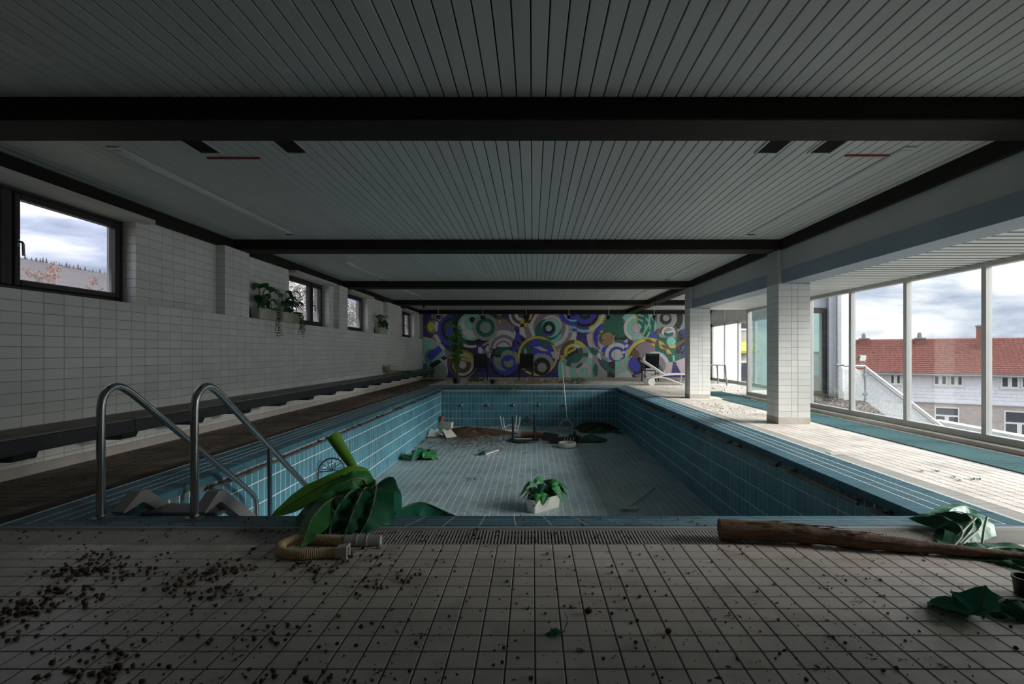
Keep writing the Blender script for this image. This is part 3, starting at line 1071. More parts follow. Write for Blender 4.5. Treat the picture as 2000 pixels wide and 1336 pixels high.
MB().box(.08, .53, -.006, .002, .1, 2.08).build('pane', GL_DOOR, dr)
MB().tube(fillet([(.07, -.04, 1.0), (.07, -.10, 1.0), (.07, -.10, .8), (.14, -.10, .8)], .02), .010, 8).build('handle', M['steel'], dr, smooth=True)
struct('trim_10', MB().cbox(7.33, 7.52, YW - .12, YW + .1, 0, CZ + .02, .006), M['metal_pan'], 'grey metal jamb beside the glass door')

# wing: second glazed wall
wg = tag(bpy.data.objects.new('window_7', None), 'blind covered glazing of the wing beside the mosaic', None, None, 'structure')
COL.objects.link(wg)
wg.location = (XW, 0, 0)
wm = [YW + .12, 13.95, 15.25, 16.60, 17.90, 19.17, 20.48]
for yy in wm:
    MB().cbox(-.05, .05, yy - .045, yy + .045, .04, CZ, .004).build('mullion', M['white_pvc'], wg)
MB().cbox(-.05, .05, YW, YF, 0, .10, .004).build('bottom_rail', M['white_pvc'], wg)
MB().cbox(-.05, .05, YW, YF, 2.14, 2.24, .004).build('transom', M['white_pvc'], wg)
MB().cbox(-.05, .05, YW, YF, 2.74, CZ + .01, .004).build('top_rail', M['white_pvc'], wg)
MB().box(-.05, .05, 20.52, YF, 0, CZ).build('end_panel', M['white_pvc'], wg)
for i in range(len(wm) - 1):
    MB().box(.0, .02, wm[i] + .03, wm[i + 1] - .03, 2.22, 2.76).build('upper_panel', M['frosted'], wg)
    p = MB().box(.0, .008, wm[i] + .03, wm[i + 1] - .03, .09, 2.16).build('pane', GL, wg)
    if i >= 4:
        MB().box(.03, .036, wm[i] + .05, wm[i + 1] - .05, .11, 2.14).build('blind', M['blind'], p)

# ================================================================== THINGS
V = Vector
rnd = random.Random(11)
ORD = ['first', 'second', 'third', 'fourth', 'fifth', 'sixth', 'seventh', 'eighth', 'ninth']

# ---- grab rails on the pool sides
def grab_rail(side, y0, y1, label):
    x = PR - .075 if side > 0 else PL + .075
    xw = PR if side > 0 else PL
    t = thing('grab_rail', label, 'rail', (xw, y0, -.125), group='grab rails on the pool sides')
    d = x - xw
    MB().tube([(d, 0.02, 0), (d, y1 - y0 - .03, 0)], .017, 10).build('rod', M['rail'], t, smooth=True)
    for yy in (.10, y1 - y0 - .11):
        b = MB().lathe([(.032, 0), (.032, .010), (.014, .014), (.014, abs(d))], 12, (0, 0, 0), 'x')
        if side > 0:
            b.v = [(-v[0], v[1], v[2]) for v in b.v]
        o = b.build('bracket', M['rail'], t, smooth=True)
        o.location = (0, yy, .0)
for k in range(9):
    y0 = 4.02 + 1.375 * k - 1.30
    y0 = max(y0, 3.6)
    y1 = 4.02 + 1.375 * k
    if y1 - y0 > .3:
        grab_rail(1, y0, y1 - .04, 'worn metal grab rail on the window side of the pool, %s from the mosaic end' % ORD[8 - k])
for k in range(9):
    y0 = 4.55 + 1.32 * k
    grab_rail(-1, y0, y0 + 1.26, 'worn metal grab rail on the bench side of the pool, %s from the mosaic end' % ORD[8 - k])

# ---- pool stair with two handrails
st = thing('pool_stair', 'stainless steel pool stair with two handrails and grey treads over the pool edge', 'stair', (-2.53, PN, 0))
for X in (-2.836, -2.22):
    dx = X + 2.53
    pts = [(dx, 3.33 - PN, .02), (dx, 3.33 - PN, .86), (dx, 3.56 - PN, .86), (dx, 5.17 - PN, -.33), (dx, 5.17 - PN, PZ)]
    pts = [(dx, -.17, .018), (dx, -.17, .74), (dx, -.15, .83), (dx, -.05, .885), (dx, .06, .835), (dx, 1.60, -.30), (dx, 1.70, -.40), (dx, 1.71, -.55), (dx, 1.71, PZ + .003)]
    path = fillet(pts, [.02, .08, .09, .09, .08, .06, .02], 6)
    h = MB().tube(path, .0245, 14).build('handrail', M['steel'], st, smooth=True)
    MB().tube([(dx, .78, .30), (dx, .79, PZ + .003)], .019, 10).build('strut', M['steel'], h, smooth=True)
    MB().lathe([(.055, .016), (.055, .022), (.030, .028), (.027, .040)], 18, (dx, -.17, 0)).build('foot_flange', M['rail'], h, smooth=True)
for dx in (-.306 + .05, .31 - .02):
    s = MB()
    pl = [(-.13, .026), (.06, .135), (.12, .135), (1.62, -1.02), (1.62, -1.25), (1.50, -1.25), (1.50, -1.03), (.075, .06), (-.11, -.004)]
    pl = [(-.10, .030), (.05, .130), (.11, .130), (1.62, -1.03), (1.62, PZ + .003), (1.53, PZ + .003), (1.53, -1.07), (.10, .035), (.07, .050), (-.09, .019)]
    s.prism(pl, 'x', dx - .042, dx + .042)
    s.build('stringer', M['step'], st)
for k in range(5):
    y, z = .13 + k * .295, -.035 - k * .235
    MB().cbox(-.26, .285, y - .03, y + .20, z - .035, z, .008).build('tread', M['step'], st)

# ---- planters on the ledge
def trough(parent, L_, W_, Hh, m, soil=True, name='trough'):
    b = MB()
    t = .012
    x0, x1, y0, y1 = -W_ / 2, W_ / 2, -L_ / 2, L_ / 2
    r = .03
    def rr(s, z):
        pts = []
        for cx, cy, a0 in ((x1 - r - s, y1 - r - s, 0), (x0 + r + s, y1 - r - s, 90), (x0 + r + s, y0 + r + s, 180), (x1 - r - s, y0 + r + s, 270)):
            for k in range(4):
                q = math.radians(a0 + 30 * k)
                pts.append((cx + r * math.cos(q), cy + r * math.sin(q), z))
        return pts
    rows = [rr(.012, 0), rr(.0, Hh - .02), rr(-.005, Hh - .018), rr(-.005, Hh), rr(t, Hh), rr(t + .004, Hh * .6)]
    n = 16
    v = [p for q in rows for p in q]
    f = [tuple(range(n - 1, -1, -1))]
    for i in range(len(rows) - 1):
        for k in range(n):
            f.append((i * n + k, i * n + (k + 1) % n, (i + 1) * n + (k + 1) % n, (i + 1) * n + k))
    b.add(v, f)
    o = b.build(name, m, parent, smooth=True)
    if soil:
        sb = MB()
        sb.add(rr(t + .001, Hh * .8), [tuple(range(n))])
        sb.build('soil', M['soil'], o)
    return o

def broad_leaves(parent, origin, n, hmin, hmax, ll, seed, mats, spread=.35, wid=.3, droop=.5, xmin=None):
    r = random.Random(seed)
    for i in range(n):
        a = r.uniform(0, 6.283)
        h = r.uniform(hmin, hmax)
        rad = spread * r.uniform(.25, 1)
        base = V(origin) + V((r.uniform(-.05, .05), r.uniform(-.08, .08), 0))
        top = base + V((math.cos(a) * rad * .5, math.sin(a) * rad * .5, h))
        d = V((math.cos(a), math.sin(a), 0))
        if xmin is not None:
            d = V((abs(d.x) if d.x < -.15 else d.x, d.y, 0)).normalized()
            top.x = max(top.x, xmin + .05)
        L_ = ll * r.uniform(.75, 1.25)
        sp = [top, top + d * L_ * .5 + V((0, 0, L_ * .25)), top + d * L_ + V((0, 0, -L_ * droop * r.uniform(.3, 1.1)))]
        lo = leaf(parent, sp, L_ * wid, mats[i % len(mats)], fold=.3, ripple=.08, seed=seed * 50 + i, n=8, m_=4, tip=.55, base=.4)
        stp = spline([base, (base + top) / 2 + V((0, 0, .03)), top], 5)
        MB().tube(stp, .006, 5).build('stalk', M['stem'], lo, smooth=True)

def trailing(parent, origin, n, length, seed, m, dirs=(1, 0, 0)):
    r = random.Random(seed)
    for i in range(n):
        b = MB()
        p0 = V(origin) + V((0, r.uniform(-.15, .15), 0))
        l_ = length * r.uniform(.5, 1)
        pts = spline([p0, p0 + V((.10, r.uniform(-.05, .05), .03)), p0 + V((.13, r.uniform(-.08, .08), -l_ * .5)), p0 + V((.13, r.uniform(-.12, .12), -l_))], 14)
        b.tube(pts, .0025, 4)
        for q in pts[2:]:
            for s in (-1, 1):
                lb, _ = leaf_mb([q, q + V((r.uniform(-.01, .03), s * .022, .006)), q + V((r.uniform(0, .02), s * .042, -.02))], .017, n=3, m_=2, fold=.2, tip=.6, base=.4)
                b.add(lb.v, lb.f)
        o = b.build('trailing_vine', m, parent, fixn=False)

def ledge_planter(y, label, L_, seed, n, hh, vines):
    t = thing('planter_trough', label, 'planter', (XLU + .09 + .02, y, LEDGE), group='planters on the ledge')
    trough(t, L_, .17, .17, M['trough'])
    broad_leaves(t, (0, -.12, .13), n, .10, hh, .22, seed, [M['leaf'], M['leaf_pale'], M['leaf_mid']], spread=.28, xmin=-.08)
    broad_leaves(t, (.02, .15, .13), n // 2, .06, hh * .6, .20, seed + 3, [M['leaf_mid'], M['leaf']], spread=.24, xmin=-.08)
    if vines:
        trailing(t, (.06, .1, .15), vines, .45, seed + 9, M['leaf_pale'])
    return t
ledge_planter(8.60, 'beige trough of variegated plants on the ledge beside the pilaster', .62, 3, 12, .42, 3)
ledge_planter(9.42, 'beige trough with trailing vines on the ledge beside the two-sash window', .66, 8, 12, .42, 6)
ledge_planter(15.15, 'small beige trough with a lone dark plant on the ledge', .60, 15, 12, .38, 0)
tp = thing('planter_trough', 'tipped over beige trough spilling its plant across the dark bench', 'planter', (-4.16, 15.6, .437), rotz=math.radians(-14))
tr = trough(tp, .85, .18, .17, M['trough'], soil=True)
tr.rotation_euler = (math.radians(-5), math.radians(-28), 0)
tr.location = (-.02, 0, .080)
for i in range(10):
    a = V((.10, .30 + rnd.uniform(-.1, .1), .08))
    d = V((rnd.uniform(.1, .3), rnd.uniform(-.2, .25), 0))
    leaf(tp, [a, a + d * .6 + V((0, 0, .02)), a + d + V((.03, 0, -rnd.uniform(.1, .33)))], .035, M['leaf_mid'], fold=.3, n=6, m_=2, seed=i)

# ---- fallen banana plant over the near pool edge
bp = thing('banana_plant', 'uprooted banana plant with huge drooping leaves hanging over the pool edge', 'plant', (-1.15, 3.45, 0))
o0 = V((-1.15, 3.45, 0))
def Q(px, py, Y):
    return P(px, py, Y) - o0
core = Q(722, 965, 3.55)
leaf(bp, [Q(722, 962, 3.6), Q(700, 928, 3.60), Q(645, 942, 3.53), Q(585, 975, 3.46), Q(530, 1008, 3.38)], .074, M['leaf_bright'], fold=.22, ripple=.14, seed=2, n=24, m_=10, tip=.22, base=.25, rib=.007, up=(0, -.9, .6))
leaf(bp, [Q(724, 962, 3.58), Q(705, 935, 3.48), Q(665, 945, 3.40), Q(625, 962, 3.36)], .075, M['leaf_mid'], fold=.35, ripple=.18, seed=5, n=16, m_=8, tip=.5, base=.3, rib=.007, up=(0, -.9, .7))
# rolled young leaf
rp_ = [Q(712, 950, 3.62), Q(692, 915, 3.66), Q(672, 885, 3.70), Q(650, 850, 3.72)]
rb = MB()
rp2 = spline(rp_, 14)
for turn, (r0, r1) in enumerate(((.014, .050), (.010, .034))):
    rb.tube(rp2, [r0 + (r1 - r0) * (i / 14) ** .8 for i in range(15)], 12, caps=False)
rb.build('rolled_leaf', M['leaf_bright'], bp, smooth=True)
drapes = [
    ([Q(724, 962, 3.55), Q(680, 962, 3.38), Q(630, 1000, 3.18), Q(600, 1062, 2.99)], .150, 'leaf', 1),
    ([Q(720, 962, 3.50), Q(650, 975, 3.25), Q(612, 1010, 3.05), Q(600, 1040, 2.92), Q(588, 1068, 2.78)], .10, 'leaf_mid', 12),
    ([Q(724, 962, 3.55), Q(690, 958, 3.34), Q(655, 1000, 3.14), Q(640, 1052, 3.06)], .160, 'leaf', 2),
    ([Q(724, 962, 3.55), Q(712, 955, 3.36), Q(690, 1000, 3.14), Q(672, 1048, 3.06)], .150, 'leaf', 3),
    ([Q(726, 962, 3.55), Q(735, 952, 3.40), Q(725, 1000, 3.16), Q(702, 1046, 3.08)], .130, 'leaf', 4),
    ([Q(728, 962, 3.55), Q(752, 962, 3.42), Q(752, 1000, 3.24), Q(738, 1036, 3.14)], .100, 'leaf_teal', 6),
    ([Q(724, 966, 3.58), Q(650, 985, 3.42), Q(605, 1005, 3.30), Q(596, 1040, 3.16)], .130, 'leaf', 7),
]
for sp_, wd, mm, sd_ in drapes:
    leaf(bp, sp_, wd, M[mm], fold=.5, ripple=.20, seed=sd_, n=24, m_=10, tip=.42, base=.22, rib=.008, up=(0, -.8, .6), freq=2.2)
leaf(bp, [Q(735, 975, 3.55), Q(762, 1000, 3.62), Q(820, 982, 3.72), Q(870, 1000, 3.70), Q(902, 1014, 3.62)], .115, M['leaf_teal'], fold=.75, ripple=.10, seed=9, n=20, m_=10, tip=.35, base=.3, rib=.008, up=(0, -.3, 1))
for (a, c, e_) in (((722, 966, 3.55), (690, 935, 3.52), (665, 930, 3.5)), ((725, 966, 3.57), (732, 940, 3.62), (706, 932, 3.66)), ((728, 968, 3.56), (728, 952, 3.60), (727, 940, 3.64))):
    MB().tube(spline([Q(*a), Q(*c), Q(*e_)], 8), [.014 - .0008 * i for i in range(9)], 8).build('stem', M['stem'], bp, smooth=True)
MB().tube(spline([Q(724, 962, 3.56), Q(712, 985, 3.46), Q(690, 1010, 3.34), Q(672, 1032, 3.24)], 8), [.02, .024, .028, .03, .033, .036, .038, .04, .04], 10).build('stem_base', M['stem'], bp, smooth=True)

# ---- wrought iron chairs in the pool
def iron_chair(label, loc, rotz):
    t = thing('iron_chair', label, 'chair', loc, rotz, group='wrought iron chairs in the pool')
    bw, sh, bh = .20, .45, .90
    MB().lathe([(.195, sh - .012), (.20, sh), (.195, sh + .012), (.10, sh + .010), (.02, sh + .010)], 24).build('seat', M['black_pl'], t, smooth=True)
    arch = [(-.17, .17, sh)] + [(-.17 * math.cos(a) * (1.0), .20 + .03 * math.sin(a), bh - .17 + .17 * math.sin(a)) for a in np.linspace(0, math.pi, 13)] + [(.17, .17, sh)]
    bk = MB().tube(arch, .011, 8)
    bo = bk.build('backrest', M['black_pl'], t, smooth=True)
    fan = MB()
    for a in np.linspace(.25, math.pi - .25, 7):
        fan.tube([(0, .215, bh - .16), (-.155 * math.cos(a), .225, bh - .17 + .155 * math.sin(a))], .005, 6)
    fan.tube([(-.165, .205, bh - .17), (.165, .205, bh - .17)], .007, 6)
    fan.tube([(-.16, .195, bh - .33), (.16, .195, bh - .33)], .006, 6)
    fan.tube([(.05 * math.cos(a), .22, bh - .10 + .05 * math.sin(a)) for a in np.linspace(0, 6.283, 13)], .004, 5)
    fan.build('fan_ornament', M['black_pl'], bo, smooth=True)
    for sx, sy in ((-1, -1), (1, -1), (-1, 1), (1, 1)):
        MB().tube([(sx * .14, sy * .13, sh - .01), (sx * .15, sy * .14, sh * .5), (sx * .19, sy * .19, 0.0)], .010, 8).build('leg', M['black_pl'], t, smooth=True)
    return t
iron_chair('wrought iron chair in the pool against the blue wall behind the banana plant', (-2.70, 6.85, PZ), math.radians(25))
iron_chair('wrought iron chair in the pool half hidden behind the drooping leaves', (-1.76, 5.35, PZ), math.radians(-60))

# ---- vacuum hose
ho = thing('vacuum_hose', 'beige corrugated vacuum hose curled on the tiles under the banana leaves', 'hose', (-1.2, 2.8, 0))
oh = V((-1.2, 2.8, 0))
hp = spline([G(672, 1056, .029) - oh, G(615, 1053, .029) - oh, G(575, 1055, .029) - oh, G(549, 1066, .029) - oh, G(553, 1079, .029) - oh, G(590, 1083, .029) - oh, G(630, 1080, .029) - oh, G(662, 1079, .030) - oh], 150)
MB().tube(hp, [.0265 + (.0018 if i % 2 else -.0006) for i in range(len(hp))], 14).build('corrugated_tube', M['hose'], ho, smooth=False)
a, c = G(672, 1056, .030) - oh, G(744, 1055, .030) - oh
pp = [a.lerp(c, f) for f in (0, .04, .05, .33, .34, .38, .39, .60, .61, .65, .66, 1.0)]
MB().tube(pp, [.028, .028, .031, .031, .033, .033, .031, .031, .033, .033, .030, .029], 18).build('connector', M['grey_pl'], ho, smooth=True)
e0 = hp[-1]
dv = (hp[-1] - hp[-4]).normalized()
nz = MB()
up_ = V((0, 0, 1))
sd2 = dv.cross(up_).normalized()
def fr_(c_, w_, h_):
    return [c_ + sd2 * sx * w_ + up_ * sz * h_ for sx, sz in ((-1, -1), (1, -1), (1, 1), (-1, 1))]
A_, B_, C_, D_ = fr_(e0 - dv * .01, .026, .026), fr_(e0 + dv * .05, .033, .0345), fr_(e0 + dv * .05, .022, .024), fr_(e0 + dv * .0, .018, .020)
nz.add(A_ + B_ + C_ + D_, [(i, (i + 1) % 4, 4 + (i + 1) % 4, 4 + i) for i in range(4)] + [(4 + i, 4 + (i + 1) % 4, 8 + (i + 1) % 4, 8 + i) for i in range(4)] + [(8 + i, 8 + (i + 1) % 4, 12 + (i + 1) % 4, 12 + i) for i in range(4)] + [(12, 13, 14, 15), (3, 2, 1, 0)])
nz.v = [(x, y, z + .006) for x, y, z in nz.v]
nz.build('nozzle', M['trough_w'], ho)

# ---- fallen trunk and its crown on the right
ft = thing('fallen_banana_plant', 'felled brown banana trunk lying across the tiles with its crown of limp leaves', 'plant', (1.6, 2.85, 0))
of = V((1.6, 2.85, 0))
def Qf(px, py, Y):
    return P(px, py, Y) - of
tp_ = spline([V((1.10, 2.985, .062)) - of, V((1.50, 2.93, .058)) - of, V((1.85, 2.84, .046)) - of, V((2.16, 2.77, .036)) - of], 26)
rt = random.Random(4)
rr_ = [.061 - .026 * (i / 26) + rt.uniform(-.003, .003) for i in range(27)]
rr_[10] += .006; rr_[11] += .004
MB().tube(tp_, rr_, 14).build('trunk', M['bark'], ft, smooth=True)
fb = MB()
for i in range(24):
    k = rt.randrange(2, 20)
    a = rt.uniform(-.5, 2.6)
    p0 = tp_[k] + V((0, math.cos(a) * -rr_[k] * .98, math.sin(a) * rr_[k] * .98))
    d = (tp_[min(k + 5, 26)] - tp_[k]).normalized() * rt.uniform(.06, .2)
    fb.tube([p0, p0 + d * .5 + V((0, 0, .004)), p0 + d + V((0, rt.uniform(-.01, .01), rt.uniform(.0, .018)))], [.004, .003, .001], 4)
fb.build('bark_fibre', M['bark'], ft)
MB().tube(spline([tp_[-1], V((2.4, 2.70, .035)) - of, V((2.75, 2.62, .03)) - of], 8), [.03, .03, .028, .026, .024, .022, .02, .018, .016], 10).build('stem', M['bark'], ft, smooth=True)
crown = [
    ([Qf(1850, 1082, 2.78), Qf(1880, 1040, 2.95), Qf(1840, 1008, 3.10), Qf(1775, 1012, 3.22)], .13, 'leaf', 1),
    ([Qf(1855, 1080, 2.80), Qf(1900, 1030, 3.00), Qf(1880, 1002, 3.14), Qf(1825, 1002, 3.26)], .13, 'leaf', 2),
    ([Qf(1860, 1080, 2.80), Qf(1915, 1030, 3.02), Qf(1905, 1012, 3.08), Qf(1870, 1045, 3.0)], .11, 'leaf_teal', 3),
    ([Qf(1845, 1062, 3.06), Qf(1850, 1005, 3.26), Qf(1880, 990, 3.36), Qf(1915, 1000, 3.36)], .09, 'leaf_teal', 4),
    ([Qf(1830, 1088, 2.74), Qf(1900, 1078, 2.72), Qf(1960, 1088, 2.66), Qf(2040, 1105, 2.58)], .12, 'leaf', 5),
    ([Qf(1880, 1086, 2.72), Qf(1950, 1070, 2.80), Qf(2030, 1075, 2.78)], .10, 'leaf', 6),
    ([Qf(1900, 1095, 2.70), Qf(1960, 1098, 2.62), Qf(2010, 1112, 2.54)], .10, 'leaf', 8),
]
for sp_, wd, mm, sd_ in crown:
    leaf(ft, sp_, wd, M[mm], fold=.55, ripple=.18, seed=sd_ + 20, n=16, m_=8, tip=.5, base=.3, rib=.006, up=(0, -.5, .8), freq=2)
for (a, c, e_) in (((1858, 1085, 2.78), (1870, 1050, 2.92), (1905, 1012, 3.05)), ((1918, 1066, 2.88), (1922, 1035, 2.95), (1928, 1010, 3.02)), ((1862, 1085, 2.76), (1885, 1058, 2.85), (1912, 1035, 2.93))):
    MB().tube(spline([Qf(*a), Qf(*c), Qf(*e_)], 6), .007, 6).build('stalk', M['rib'], ft, smooth=True)
def loose_leaf(label, pts, wd, m, seed, fold=.4, rib=.006, group=None, **kw):
    c = sum((V(p) for p in pts), V()) / len(pts)
    z0 = 0.0
    o1 = V((c.x, c.y, z0))
    b, sp2 = leaf_mb([V(p) - o1 for p in pts], wd, fold=fold, seed=seed, n=16, m_=8, **kw)
    o = b.build('fallen_leaf', m, None, smooth=True, fixn=False)
    o.location = o1
    if rib:
        MB().tube([p + V((0, 0, rib * .4)) for p in sp2], rib, 5).build('midrib', M['rib'], o, smooth=True)
    return tag(o, label, 'leaf', group)
loose_leaf('curled bluish green leaf lying on the tiles with its tip raised', [P(1812, 1178, 2.22), P(1860, 1196, 2.14), P(1908, 1196, 2.12), P(1925, 1145, 2.16)], .105, M['leaf_teal'], 31, fold=-.5, ripple=.12, tip=.3, base=.3)
loose_leaf('dark crumpled leaf on the tiles next to the curled bluish one', [P(1925, 1196, 2.12), P(1965, 1172, 2.15), P(2030, 1178, 2.15)], .10, M['leaf'], 33, fold=.3, ripple=.2, tip=.4, base=.3)
sc = MB().lathe([(.045, 0), (.052, .07), (.056, .07), (.056, .082), (.048, .082), (.042, .015)], 20)
o = sc.build('plant_pot', M['black_pl'], None, smooth=True, loc=(2.245, 2.30, 0))
tag(o, 'black plastic plant pot standing behind the crumpled leaf', 'pot')
sl = thing('leaf_scrap', 'small torn green leaf scrap standing on the bare floor tiles', 'leaf', (0.095, 1.98, 0))
leaf(sl, [(-.045, -.01, .006), (-.01, -.005, .022), (.035, .0, .012)], .030, M['leaf_teal'], fold=.35, ripple=.2, n=8, m_=5, seed=3, tip=.5, base=.4)
leaf(sl, [(.03, .005, .012), (.045, .01, .05), (.025, .01, .095)], .012, M['leaf_teal'], fold=.3, n=8, m_=4, seed=4, up=(1, 0, .3))

# ---- teal mats
def floor_mat(label, x0, x1, y0, y1):
    t = thing('floor_mat', label, 'mat', ((x0 + x1) / 2, (y0 + y1) / 2, 0.0), group='teal runner mats')
    w_, l_ = (x1 - x0) / 2, (y1 - y0) / 2
    MB().box(-w_ + .008, w_ - .008, -l_, l_, .0012, .008).build('backing', M['mat'], t)
    b = MB()
    y = -l_
    while y < l_ - .03:
        b.box(-w_, w_, y, y + .016, .006, .0135)
        y += .03
    o = b.build('rib_row', M['mat'], t, fixn=False)
    o['kind'] = 'stuff'
    for k in range(12):
        x = -w_ + (k + .5) * 2 * w_ / 12
        MB().box(x - .008, x + .008, -l_, l_, .004, .0115).build('lengthwise_rib', M['mat'], t)
floor_mat('teal ribbed runner mat along the tall glazing beside the column', 4.44, 5.08, 2.6, 11.9)
floor_mat('short teal mat lying across the passage to the wing', 4.60, 5.30, 12.05, 14.3)
o = MB().cbox(-.085, .085, -.045, .045, 0, .022, .003).build('timber_offcut', M['grey_pl'], None, loc=(3.27, 5.48, .001), rotz=.15)
tag(o, 'short grey timber offcut lying on the overflow grate', 'plank')

# ---- ceiling fittings
vl = ['ceiling air vent beside the left red strip, nearer the white tiled wall', 'ceiling air vent left of the middle, away from the red strip', 'ceiling air vent right of the middle, away from the red strip', 'ceiling air vent beside the right red strip']
for i, (x, y) in enumerate(((-2.79, 4.12), (-2.04, 4.12), (2.03, 4.12), (2.49, 4.12))):
    t = thing('air_vent', vl[i], 'vent', (x, y, CZ), group='ceiling air vents')
    MB().box(-.085, .085, -.27, .27, -.004, .003).build('cavity', M['void'], t)
    f = MB().cbox(-.105, -.085, -.29, .29, -.012, 0, .003).cbox(.085, .105, -.29, .29, -.012, 0, .003).cbox(-.085, .085, -.29, -.27, -.012, 0, .003).cbox(-.085, .085, .27, .29, -.012, 0, .003)
    f.build('frame', M['board'], t)
    for k in range(6):
        x_ = -.07 + k * .028
        MB().bar((x_, -.27, -.007), (x_, .27, -.007), .014, .0025, up=(.5, 0, 1)).build('louvre', M['void'], t)
for i, (x0, x1, y) in enumerate(((-2.90, -2.43, 4.52), (2.75, 3.19, 4.46))):
    o = MB().cbox(x0, x1, y - .014, y + .014, CZ - .012, CZ, .003).build('red_strip', M['red'])
    tag(o, ['thin red strip fixed under the ceiling boards on the bench side', 'thin red strip fixed under the ceiling boards on the window side'][i], 'strip', 'red ceiling strips')
ll = 0
for (y0, y1, bn) in ((4.27, 7.42, 'nearest the red strips'), (9.6, 12.0, 'between the second and third black beams'), (13.9, 16.2, 'between the third and fourth black beams')):
    for (x, sn) in ((-3.54, 'bench'), (3.19, 'window')):
        t = thing('ceiling_light', 'long flush strip light %s on the %s side' % (bn, sn), 'light', (x, (y0 + y1) / 2, CZ), group='flush ceiling strip lights')
        hl = (y1 - y0) / 2
        MB().cbox(-.055, .055, -hl, hl, -.014, 0, .004).build('housing', M['lamp_lens'], t)
        for k in range(3):
            a = -hl + .05 + k * (2 * hl - .1) / 3
            MB().cbox(-.043, .043, a, a + (2 * hl - .1) / 3 - .04, -.019, -.0135, .002).build('diffuser', M['lamp_lens'], t)
        MB().cbox(-.055, .055, hl - .05, hl, -.02, -.013, .002).build('end_cap', M['beam'], t)
for i, px in enumerate((856, 943, 1028, 1111, 1189, 1278)):
    Yl = 19.5
    x = (px - VX) / F * Yl
    t = thing('ceiling_spotlight', 'black spotlight on a white rod before the mosaic, %s from the white tiled wall' % ORD[i], 'spotlight', (x, Yl, CZ), group='spotlights hanging before the mosaic')
    MB().lathe([(.03, -.015), (.03, 0)], 12).build('ceiling_rose', M['white_pvc'], t)
    MB().tube([(0, 0, -.012), (0, 0, -.30)], .009, 8).build('rod', M['white_pvc'], t, smooth=True)
    b = MB().lathe([(.012, -.09), (.045, -.085), (.068, -.05), (.075, 0), (.075, .07), (.065, .075), (.06, .02), (.0, .01)], 16, (0, 0, 0), 'y')
    o = b.build('lamp_head', M['black_pl'], t, smooth=True)
    o.location = (0, -.0, -.38)
    o.rotation_euler = (math.radians(rnd.uniform(-12, 12)), 0, math.radians(rnd.uniform(-60, 60)))
    MB().tube([(0, 0, -.29), (.012, 0, -.33), (0, 0, -.345)], .02, 8).build('knuckle', M['black_pl'], t, smooth=True)
for (px, py, Yb, lb) in ((829, 597, 17.0, 'small black camera dome under the beam near the mosaic corner'), (1284, 596, 17.2, 'small black camera under the long beam before the mosaic')):
    p = P(px, py, Yb)
    b = MB().lathe([(.05, 0), (.055, -.02), (.05, -.05), (.025, -.08), (.0, -.09)], 14)
    o = b.build('dome_camera', M['black_pl'], None, smooth=True, loc=(p.x if px < 900 else 3.95, 16.88 if px < 900 else 16.2, BZ if px < 900 else BZ - .003))
    tag(o, lb, 'camera')

# ---- things in the pool
def GP(px, py):
    return G(px, py, PZ)
c = GP(1062, 1003)
t = thing('flower_planter', 'white planter box of leafy plants standing alone on the pool floor', 'planter', (c.x, c.y + .22, PZ), rotz=math.radians(-48))
trough(t, .55, .20, .19, M['trough_w'])
broad_leaves(t, (-.02, .08, .15), 30, .05, .22, .22, 41, [M['leaf_mid'], M['leaf'], M['leaf_mid']], spread=.2, wid=.34)
broad_leaves(t, (.0, -.10, .15), 14, .04, .14, .17, 42, [M['leaf_mid'], M['leaf_pale']], spread=.18, wid=.34)
for i in range(4):
    a = V((rnd.uniform(-.05, .06), rnd.uniform(-.15, .1), .17))
    leaf(t, [a, a + V((.04, -.03, .08)), a + V((.10, -.06, .06))], .035, M['trough_w'], name='white_flower', fold=-.4, n=6, m_=4, seed=i + 70)
trailing(t, (-.12, .1, .18), 5, .2, 17, M['leaf_pale'])
# brush
a, c = GP(1228, 997), GP(1278, 954)
t = thing('pool_brush', 'pool brush with a pole lying on the pool floor', 'brush', (a.x, a.y, PZ), rotz=0)
MB().cbox(-.14, .14, -.03, .03, .003, .05, .01).build('head', M['trough_w'], t)
MB().cbox(-.13, .13, -.022, .022, .0, .012, .003).build('bristles', M['grey_pl'], t)
d = V((c.x - a.x, c.y - a.y, 0))
MB().tube([(0, .0, .045), (d.x, d.y, .014)], .012, 8).build('pole', M['grey_pl'], t, smooth=True)
# overturned table
c = GP(1023, 861)
t = thing('round_table', 'upturned black round table with two posts pointing up in the pool', 'table', (c.x, c.y, PZ))
MB().lathe([(.30, .0), (.40, .003), (.42, .02), (.41, .04), (.36, .045), (.34, .03), (.05, .03)], 40).build('table_top', M['black_pl'], t, smooth=True)
for x, zt3 in ((-.29, .66), (.295, .71)):
    p = MB().tube([(x, 0, .03), (x, .0, .15), (x * 1.01, .0, zt3)], [.05, .034, .026], 10).build('post', M['black_pl'], t, smooth=True)
    MB().box(x - .07, x + .07, -.04, .04, .03, .055).build('post_plate', M['black_pl'], p)
MB().cbox(-.29, .29, -.03, .03, .035, .07, .006).build('brace', M['grey_pl'], t)
